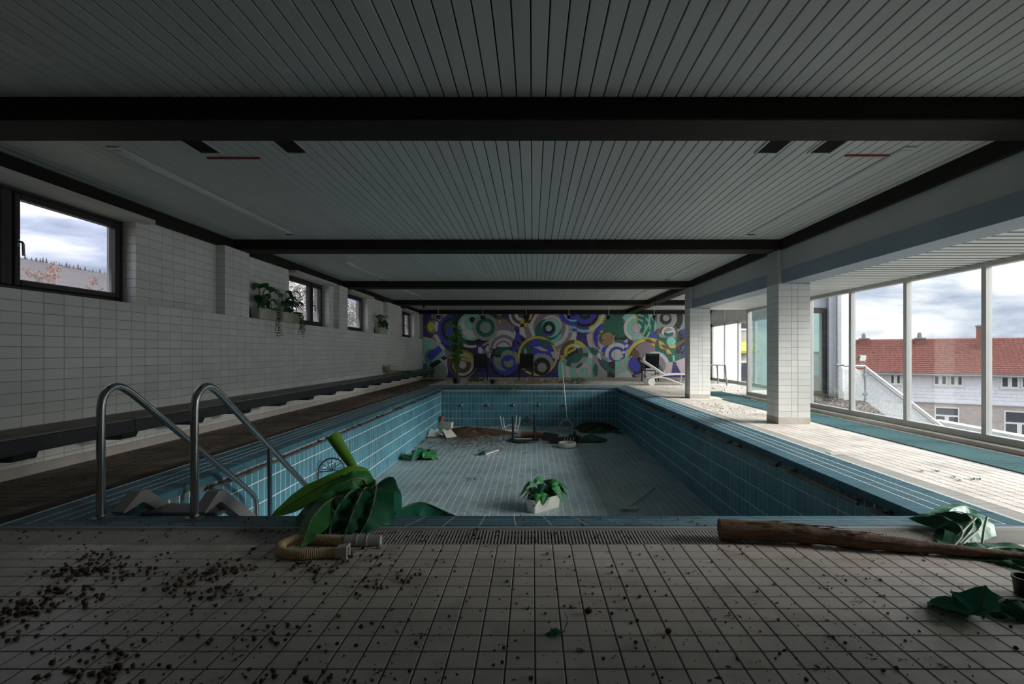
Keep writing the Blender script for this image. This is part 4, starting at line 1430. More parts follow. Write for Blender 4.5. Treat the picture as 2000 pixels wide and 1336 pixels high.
# upturned white stool
c = GP(996, 842)
t = thing('garden_stool', 'upturned white plastic stool with its legs in the air', 'stool', (c.x, c.y, PZ), rotz=.3)
MB().cbox(-.22, .22, -.18, .18, .003, .05, .02).build('seat', M['white_pl'], t)
for sx in (-1, 1):
    for sy in (-1, 1):
        MB().tube([(sx * .19, sy * .15, .04), (sx * .23, sy * .17, .2), (sx * .26, sy * .19, .45)], [.035, .03, .022], 8, flat=.6).build('leg', M['white_pl'], t, smooth=True)
    MB().cbox(sx * .215 - .012, sx * .215 + .012, -.16, .16, .12, .16, .004).build('stretcher', M['white_pl'], t)
MB().tube(spline([(-.2, -.16, .12), (-.1, -.18, .2), (.1, -.18, .2), (.2, -.16, .12)], 10), .012, 6).build('stretcher', M['white_pl'], t, smooth=True)
# log and black crate
a, c = GP(1018, 853), GP(1075, 858)
o = MB().tube([V((0, 0, .075)), V((.42, -.03, .078)), V(((c - a).x, (c - a).y - .05, .075))], [.072, .07, .07], 14).build('timber_post', M['pipe_or'], None, smooth=True, loc=(a.x, a.y, PZ))
tag(o, 'brown round timber post lying behind the upturned table', 'log')
c = GP(1090, 868)
t = thing('broken_crate', 'smashed black plastic crate beside the upturned table', 'crate', (c.x + .16, c.y + .25, PZ), rotz=.15)
MB().cbox(-.36, .36, -.16, .16, .0, .03, .005).build('base', M['black_pl'], t)
MB().cbox(-.36, .36, -.17, -.14, .02, .18, .006).build('side_panel', M['black_pl'], t)
MB().bar((-.36, .15, .02), (-.30, .20, .23), .5, .02).build('side_panel', M['navy_pl'], t)
MB().bar((.36, -.1, .05), (.30, .14, .22), .02, .18).build('end_panel', M['black_pl'], t)
for k in range(4):
    MB().cbox(-.02 + k * .08, .0 + k * .08, -.175, -.165, .08, .16, .003).build('slot', M['grey_pl'], t)
c = GP(1109, 876)
o = MB().lathe([(.19, 0), (.225, .015), (.225, .10), (.215, .12), (.20, .12), (.20, .03), (.02, .025)], 32).build('white_basin', M['trough_w'], None, smooth=True, loc=(c.x, c.y + .2, PZ))
tag(o, 'shallow white round basin on the pool floor', 'basin')
# skimmer
t = thing('leaf_skimmer', 'white leaf skimmer leaning on the pool end with its hoop down', 'skimmer', (1.0, 15.75, PZ))
pt = P(1097, 708, 16.85) - V((1.0, 15.75, PZ))
pb = P(1107.5, 818, 15.75) - V((1.0, 15.75, PZ))
MB().tube([pt, pt.lerp(pb, .5), pb], .016, 8).build('pole', M['trough_w'], t, smooth=True)
hc = P(1106, 833, 15.68) - V((1.0, 15.75, PZ))
MB().tube([hc + V((.20 * math.cos(q), .10 * math.sin(q), .19 * math.sin(q))) for q in np.linspace(0, 6.283, 25)], .012, 6).build('hoop', M['trough_w'], t, smooth=True)
# scoop
a, c = GP(942, 889), GP(978, 880)
t = thing('leaf_rake', 'broken grey pool rake with a torn green net on the pool floor', 'rake', (a.x, a.y, PZ))
d = V((c.x - a.x, c.y - a.y, 0))
MB().bar((0.05, .0, .02), (d.x * .85, d.y * .85, .03), .07, .03).build('handle', M['grey_pl'], t)
MB().prism([(d.x * .7, .02), (d.x * .8, .24), (d.x * .86, .05), (d.x * 1.1, .12), (d.x * 1.12, .02)], 'y', d.y * .9 - .012, d.y * .9 + .012).build('fork', M['lead'], t)
leaf(t, [(-.10, -.05, .02), (.0, .0, .09), (.12, .04, .04)], .10, M['leaf_teal'], name='net', fold=.4, ripple=.3, seed=8, n=10, m_=6)
leaf(t, [(-.1, .2, .02), (.05, .22, .06), (.2, .3, .02)], .06, M['leaf_mid'], name='net_scrap', fold=.4, ripple=.3, seed=9, n=8, m_=5)
# leaf piles
def leaf_pile(label, cx, cy, n, sp_, ln, seed, mats):
    t = thing('leaf_heap', label, 'leaves', (cx, cy, PZ))
    r = random.Random(seed)
    for i in range(n):
        x, y = r.uniform(-sp_[0], sp_[0]), r.uniform(-sp_[1], sp_[1])
        a = r.uniform(0, 6.283)
        l_ = ln * r.uniform(.7, 1.2)
        h0 = r.uniform(.06, .24)
        d = V((math.cos(a), math.sin(a), 0)) * l_ / 2
        leaf(t, [V((x, y, .02)) - d, V((x, y, h0)), V((x, y, .03)) + d], l_ * .27, M[mats[i % len(mats)]], fold=.5, ripple=.22, seed=seed * 30 + i, n=12, m_=6, tip=.45, base=.3, rib=.006)
c = GP(815, 893)
leaf_pile('heap of dark green banana leaves at the foot of the blue pool side', c.x, c.y, 9, (.26, .22), .55, 5, ['leaf', 'leaf_mid', 'leaf', 'leaf_teal'])
c = GP(1140, 864)
leaf_pile('flattened green banana leaves on the pool floor beside the white basin', c.x + .05, c.y + .25, 9, (.55, .28), .75, 6, ['leaf', 'leaf_teal', 'leaf'])
c = GP(1195, 845)
leaf_pile('limp dark leaves in the shaded corner of the pool', c.x - .2, c.y + .1, 5, (.35, .2), .6, 7, ['leaf'])
# soil heaps
def mound(label, cx, cy, rx, ry, h, m, seed):
    b = MB()
    n, k = 40, 10
    r = random.Random(seed)
    ph = [r.uniform(0, 6.28) for _ in range(6)]
    v = [(0, 0, h)]
    for j in range(1, k + 1):
        for i in range(n):
            a = 6.2832 * i / n
            wob = 1 + .18 * math.sin(3 * a + ph[0]) + .12 * math.sin(5 * a + ph[1]) + .08 * math.sin(9 * a + ph[2])
            q = j / k
            z = h * (1 - q ** 1.6) * (1 + .5 * math.sin(7 * a + 5 * q + ph[3]) * q * (1 - q) * 2) + (r.uniform(-.012, .012) if j < k else 0)
            v.append((rx * q * wob * math.cos(a), ry * q * wob * math.sin(a), max(z, .002)))
    f = [(0, 1 + i, 1 + (i + 1) % n) for i in range(n)]
    for j in range(1, k):
        for i in range(n):
            p0 = 1 + (j - 1) * n
            p1 = 1 + j * n
            f.append((p0 + i, p1 + i, p1 + (i + 1) % n, p0 + (i + 1) % n))
    b.add(v, f)
    o = b.build('soil_heap', m, None, smooth=True, loc=(cx, cy, PZ))
    return tag(o, label, 'soil')
mound('red-brown heap of spilled potting soil on the pool floor', -1.75, 15.0, 1.05, .85, .14, M['red_soil'], 3)
mound('dark heap of soil and roots in the shaded pool corner', 1.9, 15.6, .65, .55, .22, M['soil'], 8)
# broken planters
c = GP(864, 838)
t = thing('window_box', 'white planter box with a brown pot standing in the pool corner', 'planter', (c.x + .05, c.y + .2, PZ), rotz=math.radians(80))
trough(t, .50, .20, .19, M['trough_w'])
pt_ = MB().lathe([(.05, 0), (.075, .16), (.085, .16), (.085, .19), (.07, .19), (.06, .05)], 18).build('pot', M['terracotta'], t, smooth=True)
pt_.location = (.02, .16, .17)
pt_.rotation_euler = (.1, .5, 0)
c = GP(866, 856)
t = thing('smashed_planter', 'smashed white planter lying in pieces beside the soil heap', 'planter', (c.x, c.y + .2, PZ), rotz=.5)
for (x, y, rx, rz, w_, l_) in ((0.1, -.1, 32, .2, .36, .40), (-.25, .2, 40, -.5, .3, .34), (-.05, .35, 16, .9, .25, .3)):
    o = MB().prism([(-w_ / 2, -l_ / 2), (w_ / 2, -l_ / 2 + .06), (w_ / 2 - .05, l_ / 2), (0, l_ / 2 - .08), (-w_ / 2 + .03, l_ / 2 - .02)], 'z', 0, .014).build('shard', M['trough_w'], t)
    o.rotation_euler = (math.radians(rx), .1, rz)
    o.location = (x, y, math.sin(math.radians(rx)) * l_ / 2 * .98)
    for k in range(4):
        q = -w_ / 2 + .08 + k * .07
        MB().box(q, q + .012, -l_ / 2 + .08, l_ / 2 - .1, .013, .018).build('rib', M['trough_w'], o)

# wall jets and lamp at the pool end
for i in range(6):
    px = 780 + (535, 762, 987, 1208, 1428, 1655)[i] / 4.444
    p = P(px, 791.5, PF)
    t = thing('inlet_jet', 'small chrome inlet jet in the tiled pool end, %s from the bench side' % ORD[i], 'jet', (p.x, PF, p.z), group='inlet jets in the pool end')
    MB().lathe([(.05, -.001), (.05, -.012), (.035, -.02), (.02, -.05), (.0, -.055)], 16, (0, 0, 0), 'y').build('nozzle', M['chrome'], t, smooth=True)
    MB().lathe([(.058, -.0), (.058, -.006), (.05, -.008)], 16, (0, 0, 0), 'y').build('flange', M['rail'], t, smooth=True)
p = P(1030, 818.5, PF)
t = thing('pool_lamp', 'round rusty underwater lamp plate in the pool end', 'lamp', (p.x, PF, p.z))
MB().lathe([(.10, -.001), (.10, -.014), (.085, -.022), (.02, -.026)], 28, (0, 0, 0), 'y').build('plate', M['rail'], t, smooth=True)
MB().lathe([(.02, -.024), (.018, -.034), (.0, -.036)], 12, (0, 0, 0), 'y').build('screw', M['chrome'], t, smooth=True)
p = P(1030, 781, PF)
o = MB().lathe([(.022, -.001), (.02, -.01), (.0, -.012)], 12, (0, 0, 0), 'y').build('drain_plug', M['black_pl'], None, loc=(p.x, PF, p.z))
tag(o, 'small black plug in the pool end above the round lamp', 'plug')

# ---- far deck: bamboo, chairs, lounger, table
def bamboo(label, loc, seed):
    t = thing('potted_bamboo', label, 'plant', loc)
    pot = MB().lathe([(.11, 0), (.14, .18), (.15, .18), (.15, .21), (.13, .21), (.12, .05)], 20).build('pot', M['black_pl'], t, smooth=True)
    MB().lathe([(.0, .17), (.131, .175)], 16).build('soil', M['soil'], pot)
    r = random.Random(seed)
    for i in range(9):
        a = r.uniform(0, 6.28)
        b0 = V((math.cos(a) * .05, math.sin(a) * .05, .16))
        tp2 = V((math.cos(a) * r.uniform(.05, .3), math.sin(a) * r.uniform(.05, .25), r.uniform(1.5, 2.3)))
        path = spline([b0, b0.lerp(tp2, .5) + V((r.uniform(-.05, .05), 0, 0)), tp2], 10)
        co = MB().tube(path, [.012 - .0008 * k for k in range(11)], 6).build('cane', M['stem'], t, smooth=True)
        lb = MB()
        for k in range(60):
            u = r.uniform(.42, 1)
            p = path[int(u * 10)]
            d = V((r.uniform(-1, 1), r.uniform(-1, 1), r.uniform(-.5, .6))).normalized() * r.uniform(.12, .24)
            q, _ = leaf_mb([p, p + d * .5 + V((0, 0, .02)), p + d + V((0, 0, -.05))], .028, n=4, m_=2, fold=.3, tip=.7, base=.3)
            lb.add(q.v, q.f)
        lb.build('leaf_spray', [M['leaf_bright'], M['leaf_bright'], M['leaf_mid']][i % 3], co, fixn=False)
    return t
bamboo('tall potted bamboo standing before the mosaic', (-2.72, 18.15, 0), 3)

def garden_chair(name, label, loc, rotz, m, arms=True, grp='dark garden chairs before the mosaic'):
    t = thing(name, label, 'chair', loc, rotz, group=grp)
    w_, d, sh, bh = .27, .25, .43, 1.04
    MB().cbox(-w_, w_, -d, d, sh - .03, sh, .01).build('seat', m, t)
    bk = MB()
    bk.bar((-w_ + .02, d, sh - .03), (-w_ + .02, d + .20, bh), .035, .03, up=(0, 1, 0))
    bk.bar((w_ - .02, d, sh - .03), (w_ - .02, d + .20, bh), .035, .03, up=(0, 1, 0))
    bk.bar((-w_, d + .20, bh), (w_, d + .20, bh), .03, .05)
    bo = bk.build('back_frame', m, t)
    MB().bar((0, d + .022, sh + .06), (0, d + .195, bh - .03), 2 * w_ - .07, .012, up=(0, 1, 0)).build('backrest', m, bo)
    for sx in (-1, 1):
        for (y0, y1) in ((-d + .03, -d - .03), (d - .03, d + .06)):
            MB().bar((sx * (w_ - .02), y0, sh - .02), (sx * (w_ - .005), y1, 0), .035, .03, up=(0, 1, 0)).build('leg', m, t)
        if arms:
            MB().cbox(sx * w_ - .03, sx * w_ + .03, -d, d + .06, sh + .20, sh + .225, .008).build('armrest', m, t)
            MB().bar((sx * w_, -d + .03, sh - .02), (sx * w_, -d + .03, sh + .20), .03, .03, up=(0, 1, 0)).build('arm_post', m, t)
    return t
garden_chair('garden_chair', 'black high-backed armchair before the mosaic next to the bamboo', (-1.95, 19.75, 0), math.radians(18), M['navy_pl'])
garden_chair('garden_chair', 'black chair with a solid back panel before the mosaic behind the dry branches', (-.26, 19.8, 0), math.radians(185), M['black_pl'])
garden_chair('garden_chair', 'dark armchair with a mesh back behind the white sun lounger', (4.55, 19.6, 0), math.radians(-25), M['navy_pl'])
o = MB().lathe([(.10, 0), (.12, .15), (.13, .15), (.13, .17), (.11, .17), (.10, .04)], 18).build('plant_pot', M['black_pl'], None, smooth=True, loc=(-1.36, 17.75, 0))
tag(o, 'black plastic plant pot on the deck beside the black armchair', 'pot')

lg = thing('sun_lounger', 'white plastic sun lounger with wheels and a raised back behind the column', 'sun lounger', (4.0, 17.4, 0))
fr2 = MB()
for sy in (-.28, .28):
    fr2.tube(spline([(-.10, sy, .18), (.25, sy, .29), (.65, sy, .36), (1.2, sy, .37), (1.75, sy, .35)], 14), [.022] * 15, 8)
for x in (-.05, .62, 1.2, 1.74):
    fr2.tube([(x, -.28, .18 if x < 0 else .35), (x, .28, .18 if x < 0 else .35)], .018, 8)
fr2.build('frame', M['white_pl'], lg, smooth=True)
for k in range(9):
    x = .52 + k * .14
    MB().cbox(x, x + .11, -.27, .27, .365, .385, .006).build('slat', M['white_pl'], lg)
bo = MB()
for sy in (-.26, .26):
    bo.bar((.50, sy, .36), (-.24, sy, .84), .045, .035, up=(0, 1, 0))
bo.bar((-.24, -.28, .84), (-.24, .28, .84), .05, .04)
bb = bo.build('backrest', M['white_pl'], lg)
for k in range(6):
    f = .08 + k * .15
    a, c = V((.50, 0, .37)), V((-.24, 0, .85))
    p, q = a.lerp(c, f), a.lerp(c, f + .115)
    MB().bar(p, q, .5, .016, up=(.5, 0, .8)).build('slat', M['white_pl'], bb)
for sy in (-1, 1):
    MB().lathe([(.02, .02), (.115, .03), (.12, .0), (.12, -.05), (.115, -.055), (.02, -.05)], 24, (0, sy * .33, .12), 'y').build('wheel', M['white_pl'], lg, smooth=True)
    MB().tube(spline([(1.35, sy * .27, .36), (1.45, sy * .27, .2), (1.50, sy * .27, 0.0)], 6), .022, 8).build('leg', M['white_pl'], lg, smooth=True)
    MB().tube(spline([(.05, sy * .27, .24), (.45, sy * .27, .26), (1.0, sy * .27, .06), (1.15, sy * .27, .02)], 8), .018, 8).build('strut', M['white_pl'], lg, smooth=True)
    MB().bar((1.2, sy * .27, .36), (1.16, sy * .27, .0), .04, .03, up=(0, 1, 0)).build('leg', M['white_pl'], lg)
MB().tube([(0, -.33, .12), (0, .33, .12)], .014, 8).build('axle', M['white_pl'], lg, smooth=True)

tb = thing('garden_table', 'dark grey garden table with slim splayed legs in the wing', 'table', (6.14, 17.35, 0))
MB().cbox(-.34, .34, -.40, .40, .665, .695, .01).build('table_top', M['lead'], tb)
for sx in (-1, 1):
    for sy in (-1, 1):
        MB().tube([(sx * .31, sy * .36, .67), (sx * .325, sy * .37, .55), (sx * .36, sy * .40, 0)], [.045, .032, .024], 8).build('leg', M['lead'], tb, smooth=True)

# ---- small shrubs and dry branches on the far deck
def small_bush(label, loc, rad, h, n, m, seed):
    r = random.Random(seed)
    b = MB()
    for i in range(n):
        a, q = r.uniform(0, 6.28), r.random() ** .5
        p = V((math.cos(a) * rad * q, math.sin(a) * rad * q * .6, r.uniform(.01, h) * (1.1 - q * .6)))
        d = V((r.uniform(-1, 1), r.uniform(-1, 1), r.uniform(-.3, .8))).normalized() * .10
        lb, _ = leaf_mb([p, p + d * .5, p + d], .022, n=3, m_=2, fold=.3, tip=.6, base=.4)
        b.add(lb.v, lb.f)
    t = thing('dry_shrub', label, 'plant', loc)
    b.build('foliage', m, t, fixn=False)
    sb = MB()
    for i in range(8):
        a = r.uniform(0, 6.28)
        sb.tube([(0, 0, .004), (math.cos(a) * rad * .5, math.sin(a) * rad * .3, h * .4), (math.cos(a) * rad * .9, math.sin(a) * rad * .5, h * .5)], .006, 5)
    sb.build('twig', M['stem'], t)
    return t
small_bush('yellowing clump of leaves on the deck edge beside the skimmer pole', (1.62, 18.0, 0), .33, .24, 170, M['leaf_pale'], 5)
small_bush('dry broken branches heaped on the deck before the black chairs', (-.10, 18.2, 0), .60, .22, 240, M['litter_pale'], 6)
small_bush('dull yellow clump of leaves before the mosaic behind the bamboo', (.95, 18.6, 0), .55, .16, 200, M['litter_pale'], 7)
small_bush('green grassy clump beside the bamboo pot', (-2.05, 18.6, 0), .35, .28, 160, M['leaf_mid'], 9)
for i, (px, py) in enumerate(((990, 752), (1005, 753))):
    t = thing('hanging_frond', ['withered green frond hanging over the pool end, nearer the bamboo', 'withered green frond hanging over the pool end, nearer the skimmer pole'][i], 'leaf', (P(px, py, 16.55).x, 16.55, .0), group='fronds hanging over the pool end')
    for k in range(7):
        x = rnd.uniform(-.15, .15)
        leaf(t, [(x, .25, .03), (x * .8 + rnd.uniform(-.05, .05), -.08, .03), (x + rnd.uniform(-.1, .1), -.24, -.04), (x + rnd.uniform(-.15, .15), -.26, -rnd.uniform(.12, .3))], .022, M['leaf_pale'], fold=.3, n=8, m_=2, seed=k + i * 9)
br = thing('dry_branch', 'long dry bamboo canes lying along the pool end', 'branch', (-.8, 17.6, 0))
for k in range(9):
    x, y = rnd.uniform(-1.8, 1.0), rnd.uniform(-.25, .5)
    L_ = rnd.uniform(.5, 1.3)
    a = rnd.uniform(-.5, .5)
    MB().tube([(x, y, .035), (x + L_ * .5 * math.cos(a), y + L_ * .5 * math.sin(a) * .4, .05 + rnd.uniform(0, .05)), (x + L_ * math.cos(a), y + L_ * math.sin(a) * .4, .03)], .010, 6).build('cane', M['litter_pale'], br, smooth=True)

# ---- litter: dry pellets on the deck
def lump(seed):
    r = random.Random(seed)
    b = MB()
    v, f = [], []
    n, k = 6, 4
    for j in range(k + 1):
        th = math.pi * j / k
        for i in range(n):
            a = 6.2832 * i / n
            q = 1 + r.uniform(-.22, .22)
            v.append((math.sin(th) * math.cos(a) * q, math.sin(th) * math.sin(a) * q, math.cos(th) * q * .8 + .78))
    for j in range(k):
        for i in range(n):
            f.append((j * n + i, (j + 1) * n + i, (j + 1) * n + (i + 1) % n, j * n + (i + 1) % n))
    b.add(v, f)
    return b
lumps = [lump(i) for i in range(5)]
lmesh = [b.mesh('dry_pellet', M['pellet'], smooth=True) for b in lumps]
pr_ = random.Random(77)
cand = []
clus = [(pr_.uniform(-2.4, -.7), pr_.uniform(1.6, 2.75)) for _ in range(26)]
while len(cand) < 900:
    if pr_.random() < .62:
        cx, cy = pr_.choice(clus)
        x, y = pr_.gauss(cx, .09), pr_.gauss(cy, .06)
        s = pr_.uniform(.005, .0105)
    else:
        y = pr_.uniform(1.65, 2.9)
        x = pr_.uniform(-2.6, 2.5) * y / 2.6
        s = pr_.uniform(.0035, .0085)
        if pr_.random() < max(0, min(.75, (x + .4) * .35)):
            continue
    if y < 1.55 or y > 2.91 or abs(x) > 2.75:
        continue
    cand.append((s / y, x, y, s))
cand.sort(reverse=True)
for i, (_, x, y, s) in enumerate(cand[:300]):
    o = link('dry_pellet', lmesh[i % 5])
    o.location = (x, y, .0002)
    o.scale = (s * pr_.uniform(.8, 1.3), s * pr_.uniform(.8, 1.2), s)
    o.rotation_euler = (0, 0, pr_.uniform(0, 6.28))
    tag(o, 'dry brown pellet lying on the tiles in front of the pool', 'debris', 'dry pellets on the front tiles')
rest = MB()
def add_lump(x, y, s, z=0.0):
    b = lumps[pr_.randrange(5)]
    rest.add([(v[0] * s + x, v[1] * s + y, v[2] * s + z) for v in b.v], b.f)
for (_, x, y, s) in cand[300:]:
    add_lump(x, y, s)
for k in range(700):       # tiny crumbs
    y = pr_.uniform(1.65, 2.9)
    add_lump(pr_.uniform(-2.6, 2.4) * y / 2.6, y, pr_.uniform(.0012, .003))
for k in range(120):       # on the near coping
    x, y = pr_.uniform(-3.0, 1.2), pr_.uniform(CN + .02, PN - .03)
    f = (y - CN) / (PN - CN)
    add_lump(x, y, pr_.uniform(.003, .007), CZO + (CZI - CZO) * f)
for k in range(130):       # on the grate
    add_lump(pr_.uniform(-3.4, .6), pr_.uniform(GN_, CN), pr_.uniform(.003, .009))
for k in range(420):       # grimy walkway
    add_lump(pr_.uniform(-4.4, GL_), pr_.uniform(3.2, 17), pr_.uniform(.004, .012))
for k in range(160):       # below the column
    add_lump(pr_.gauss(3.75, .22), pr_.gauss(10.3, .8), pr_.uniform(.004, .009))
for k in range(110):
    add_lump(pr_.gauss(5.9, .5), pr_.gauss(16.2, .5), pr_.uniform(.004, .010))
for k in range(60):
    add_lump(pr_.uniform(3.5, 6.5), pr_.uniform(12.8, 19), pr_.uniform(.008, .016))
o = rest.build('deck_crumbs', M['pellet'], None, smooth=True, fixn=False)
tag(o, 'brown crumbs and dirt scattered over the tiles of the pool deck', 'debris', None, 'stuff')
# flakes of dead leaf, small clots
fl = MB()
def flake(b, x, y, z, s):
    a = pr_.uniform(0, 6.28)
    d = V((math.cos(a), math.sin(a), pr_.uniform(-.1, .25))) * s
    e_ = V((-math.sin(a), math.cos(a), pr_.uniform(-.2, .2))) * s * pr_.uniform(.2, .5)
    c_ = V((x, y, z + s * .22))
    b.add([c_ - d, c_ - e_, c_ + d, c_ + e_], [(0, 1, 2, 3)])
for k in range(240):
    y = pr_.uniform(1.65, 2.9)
    flake(fl, pr_.uniform(-2.6, 2.4) * y / 2.6, y, 0, pr_.uniform(.004, .016))
for k in range(70):
    cx, cy = pr_.choice(clus)
    flake(fl, pr_.gauss(cx, .1), pr_.gauss(cy, .06), 0, pr_.uniform(.006, .018))
for k in range(14):
    cx, cy = pr_.uniform(-.6, 1.6), pr_.uniform(1.7, 2.6)
    for q in range(9):
        flake(fl, pr_.gauss(cx, .014), pr_.gauss(cy, .012), pr_.uniform(0, .008), pr_.uniform(.005, .014))
for k in range(60):
    flake(fl, pr_.uniform(-4.4, GL_), pr_.uniform(4, 17), 0, pr_.uniform(.01, .03))
for k in range(260):
    flake(fl, pr_.uniform(-3.2, 2.6), pr_.uniform(17.25, 19.2), 0, pr_.uniform(.02, .07))
o = fl.build('leaf_flakes', M['litter'], None, fixn=False)
tag(o, 'dead leaf flakes strewn over the deck tiles', 'debris', None, 'stuff')
# litter in the pool
pl2, pl3 = MB(), MB()
for k in range(650):
    y = 3.7 + 12.5 * pr_.random() ** .8
    flake(pl2, pr_.uniform(-2.8, 2.6), y, PZ, pr_.uniform(.008, .03))
for k in range(5200):
    x = max(min(pr_.gauss(-1.7, .75), 2.6), -2.9)
    y = max(min(pr_.gauss(14.3, 1.0), 16.3), 11.5)
    flake(pl2 if pr_.random() < .55 else pl3, x, y, PZ + (0.01), pr_.uniform(.012, .05))
for k in range(900):
    x = max(min(pr_.gauss(.9, .9), 2.6), -2.9)
    y = max(min(pr_.gauss(15.3, .7), 16.3), 12.5)
    flake(pl2, x, y, PZ + .01, pr_.uniform(.01, .04))
for k in range(260):
    x, y = pr_.gauss(-.65, .25), pr_.gauss(7.5, .18)
    flake(pl2, x, y, PZ, pr_.uniform(.005, .016))
for k in range(70):
    x, y = pr_.gauss(-1.2, .12), pr_.gauss(9.5, .1)
    flake(pl2, x, y, PZ, pr_.uniform(.008, .03))
for b_, mm, nm, lb in ((pl2, 'litter', 'pool_litter', 'dark leaf litter strewn across the bottom of the pool'), (pl3, 'litter_pale', 'pool_chips', 'pale chips scattered round the red-brown soil heap')):
    o = b_.build(nm, M[mm], None, fixn=False)
    tag(o, lb, 'debris', None, 'stuff')
# twigs on the window-side deck
for i, (px, py) in enumerate(((1805, 922), (1830, 922), (1867, 934), (1879, 940), (1902, 938), (1915, 938))):
    c = G(px, py, 0)
    t = thing('green_twig', 'small green leaf twig on the pale tiles between grate and mat', 'twig', (c.x, c.y, 0), group='twigs on the window side deck')
    a = rnd.uniform(0, 3)
    for k in range(3):
        q = a + (k - 1) * .9
        leaf(t, [(0, 0, .003), (math.cos(q) * .03, math.sin(q) * .03, .014), (math.cos(q) * .065, math.sin(q) * .065, .01)], .006, M['leaf'], n=5, m_=2, fold=.2, seed=k)
for (px, py, s, lb) in ((1149, 1198, .016, 'brown curled dead leaf lump on the bare front tiles'), (1305, 1237, .013, 'reddish brown round nut on the bare front tiles')):
    c = G(px, py, 0)
    b = MB()
    b.add([(v[0] * s, v[1] * s, v[2] * s) for v in lumps[1].v], lumps[1].f)
    o = b.build('dead_leaf_lump', M['red_soil'], None, smooth=True, loc=(c.x, c.y, 0))
    tag(o, lb, 'debris')
c = G(522, 875, .0)
t = thing('glass_shards', 'pale green broken glass lying on the pool edge by the handrails', 'glass', (-3.22, 5.9, .012))
for k in range(16):
    flb = MB()
    flake(flb, rnd.gauss(0, .09), rnd.gauss(0, .13), .004, rnd.uniform(.02, .05))
    flb.build('shard', M['leaf_pale'], t, fixn=False)

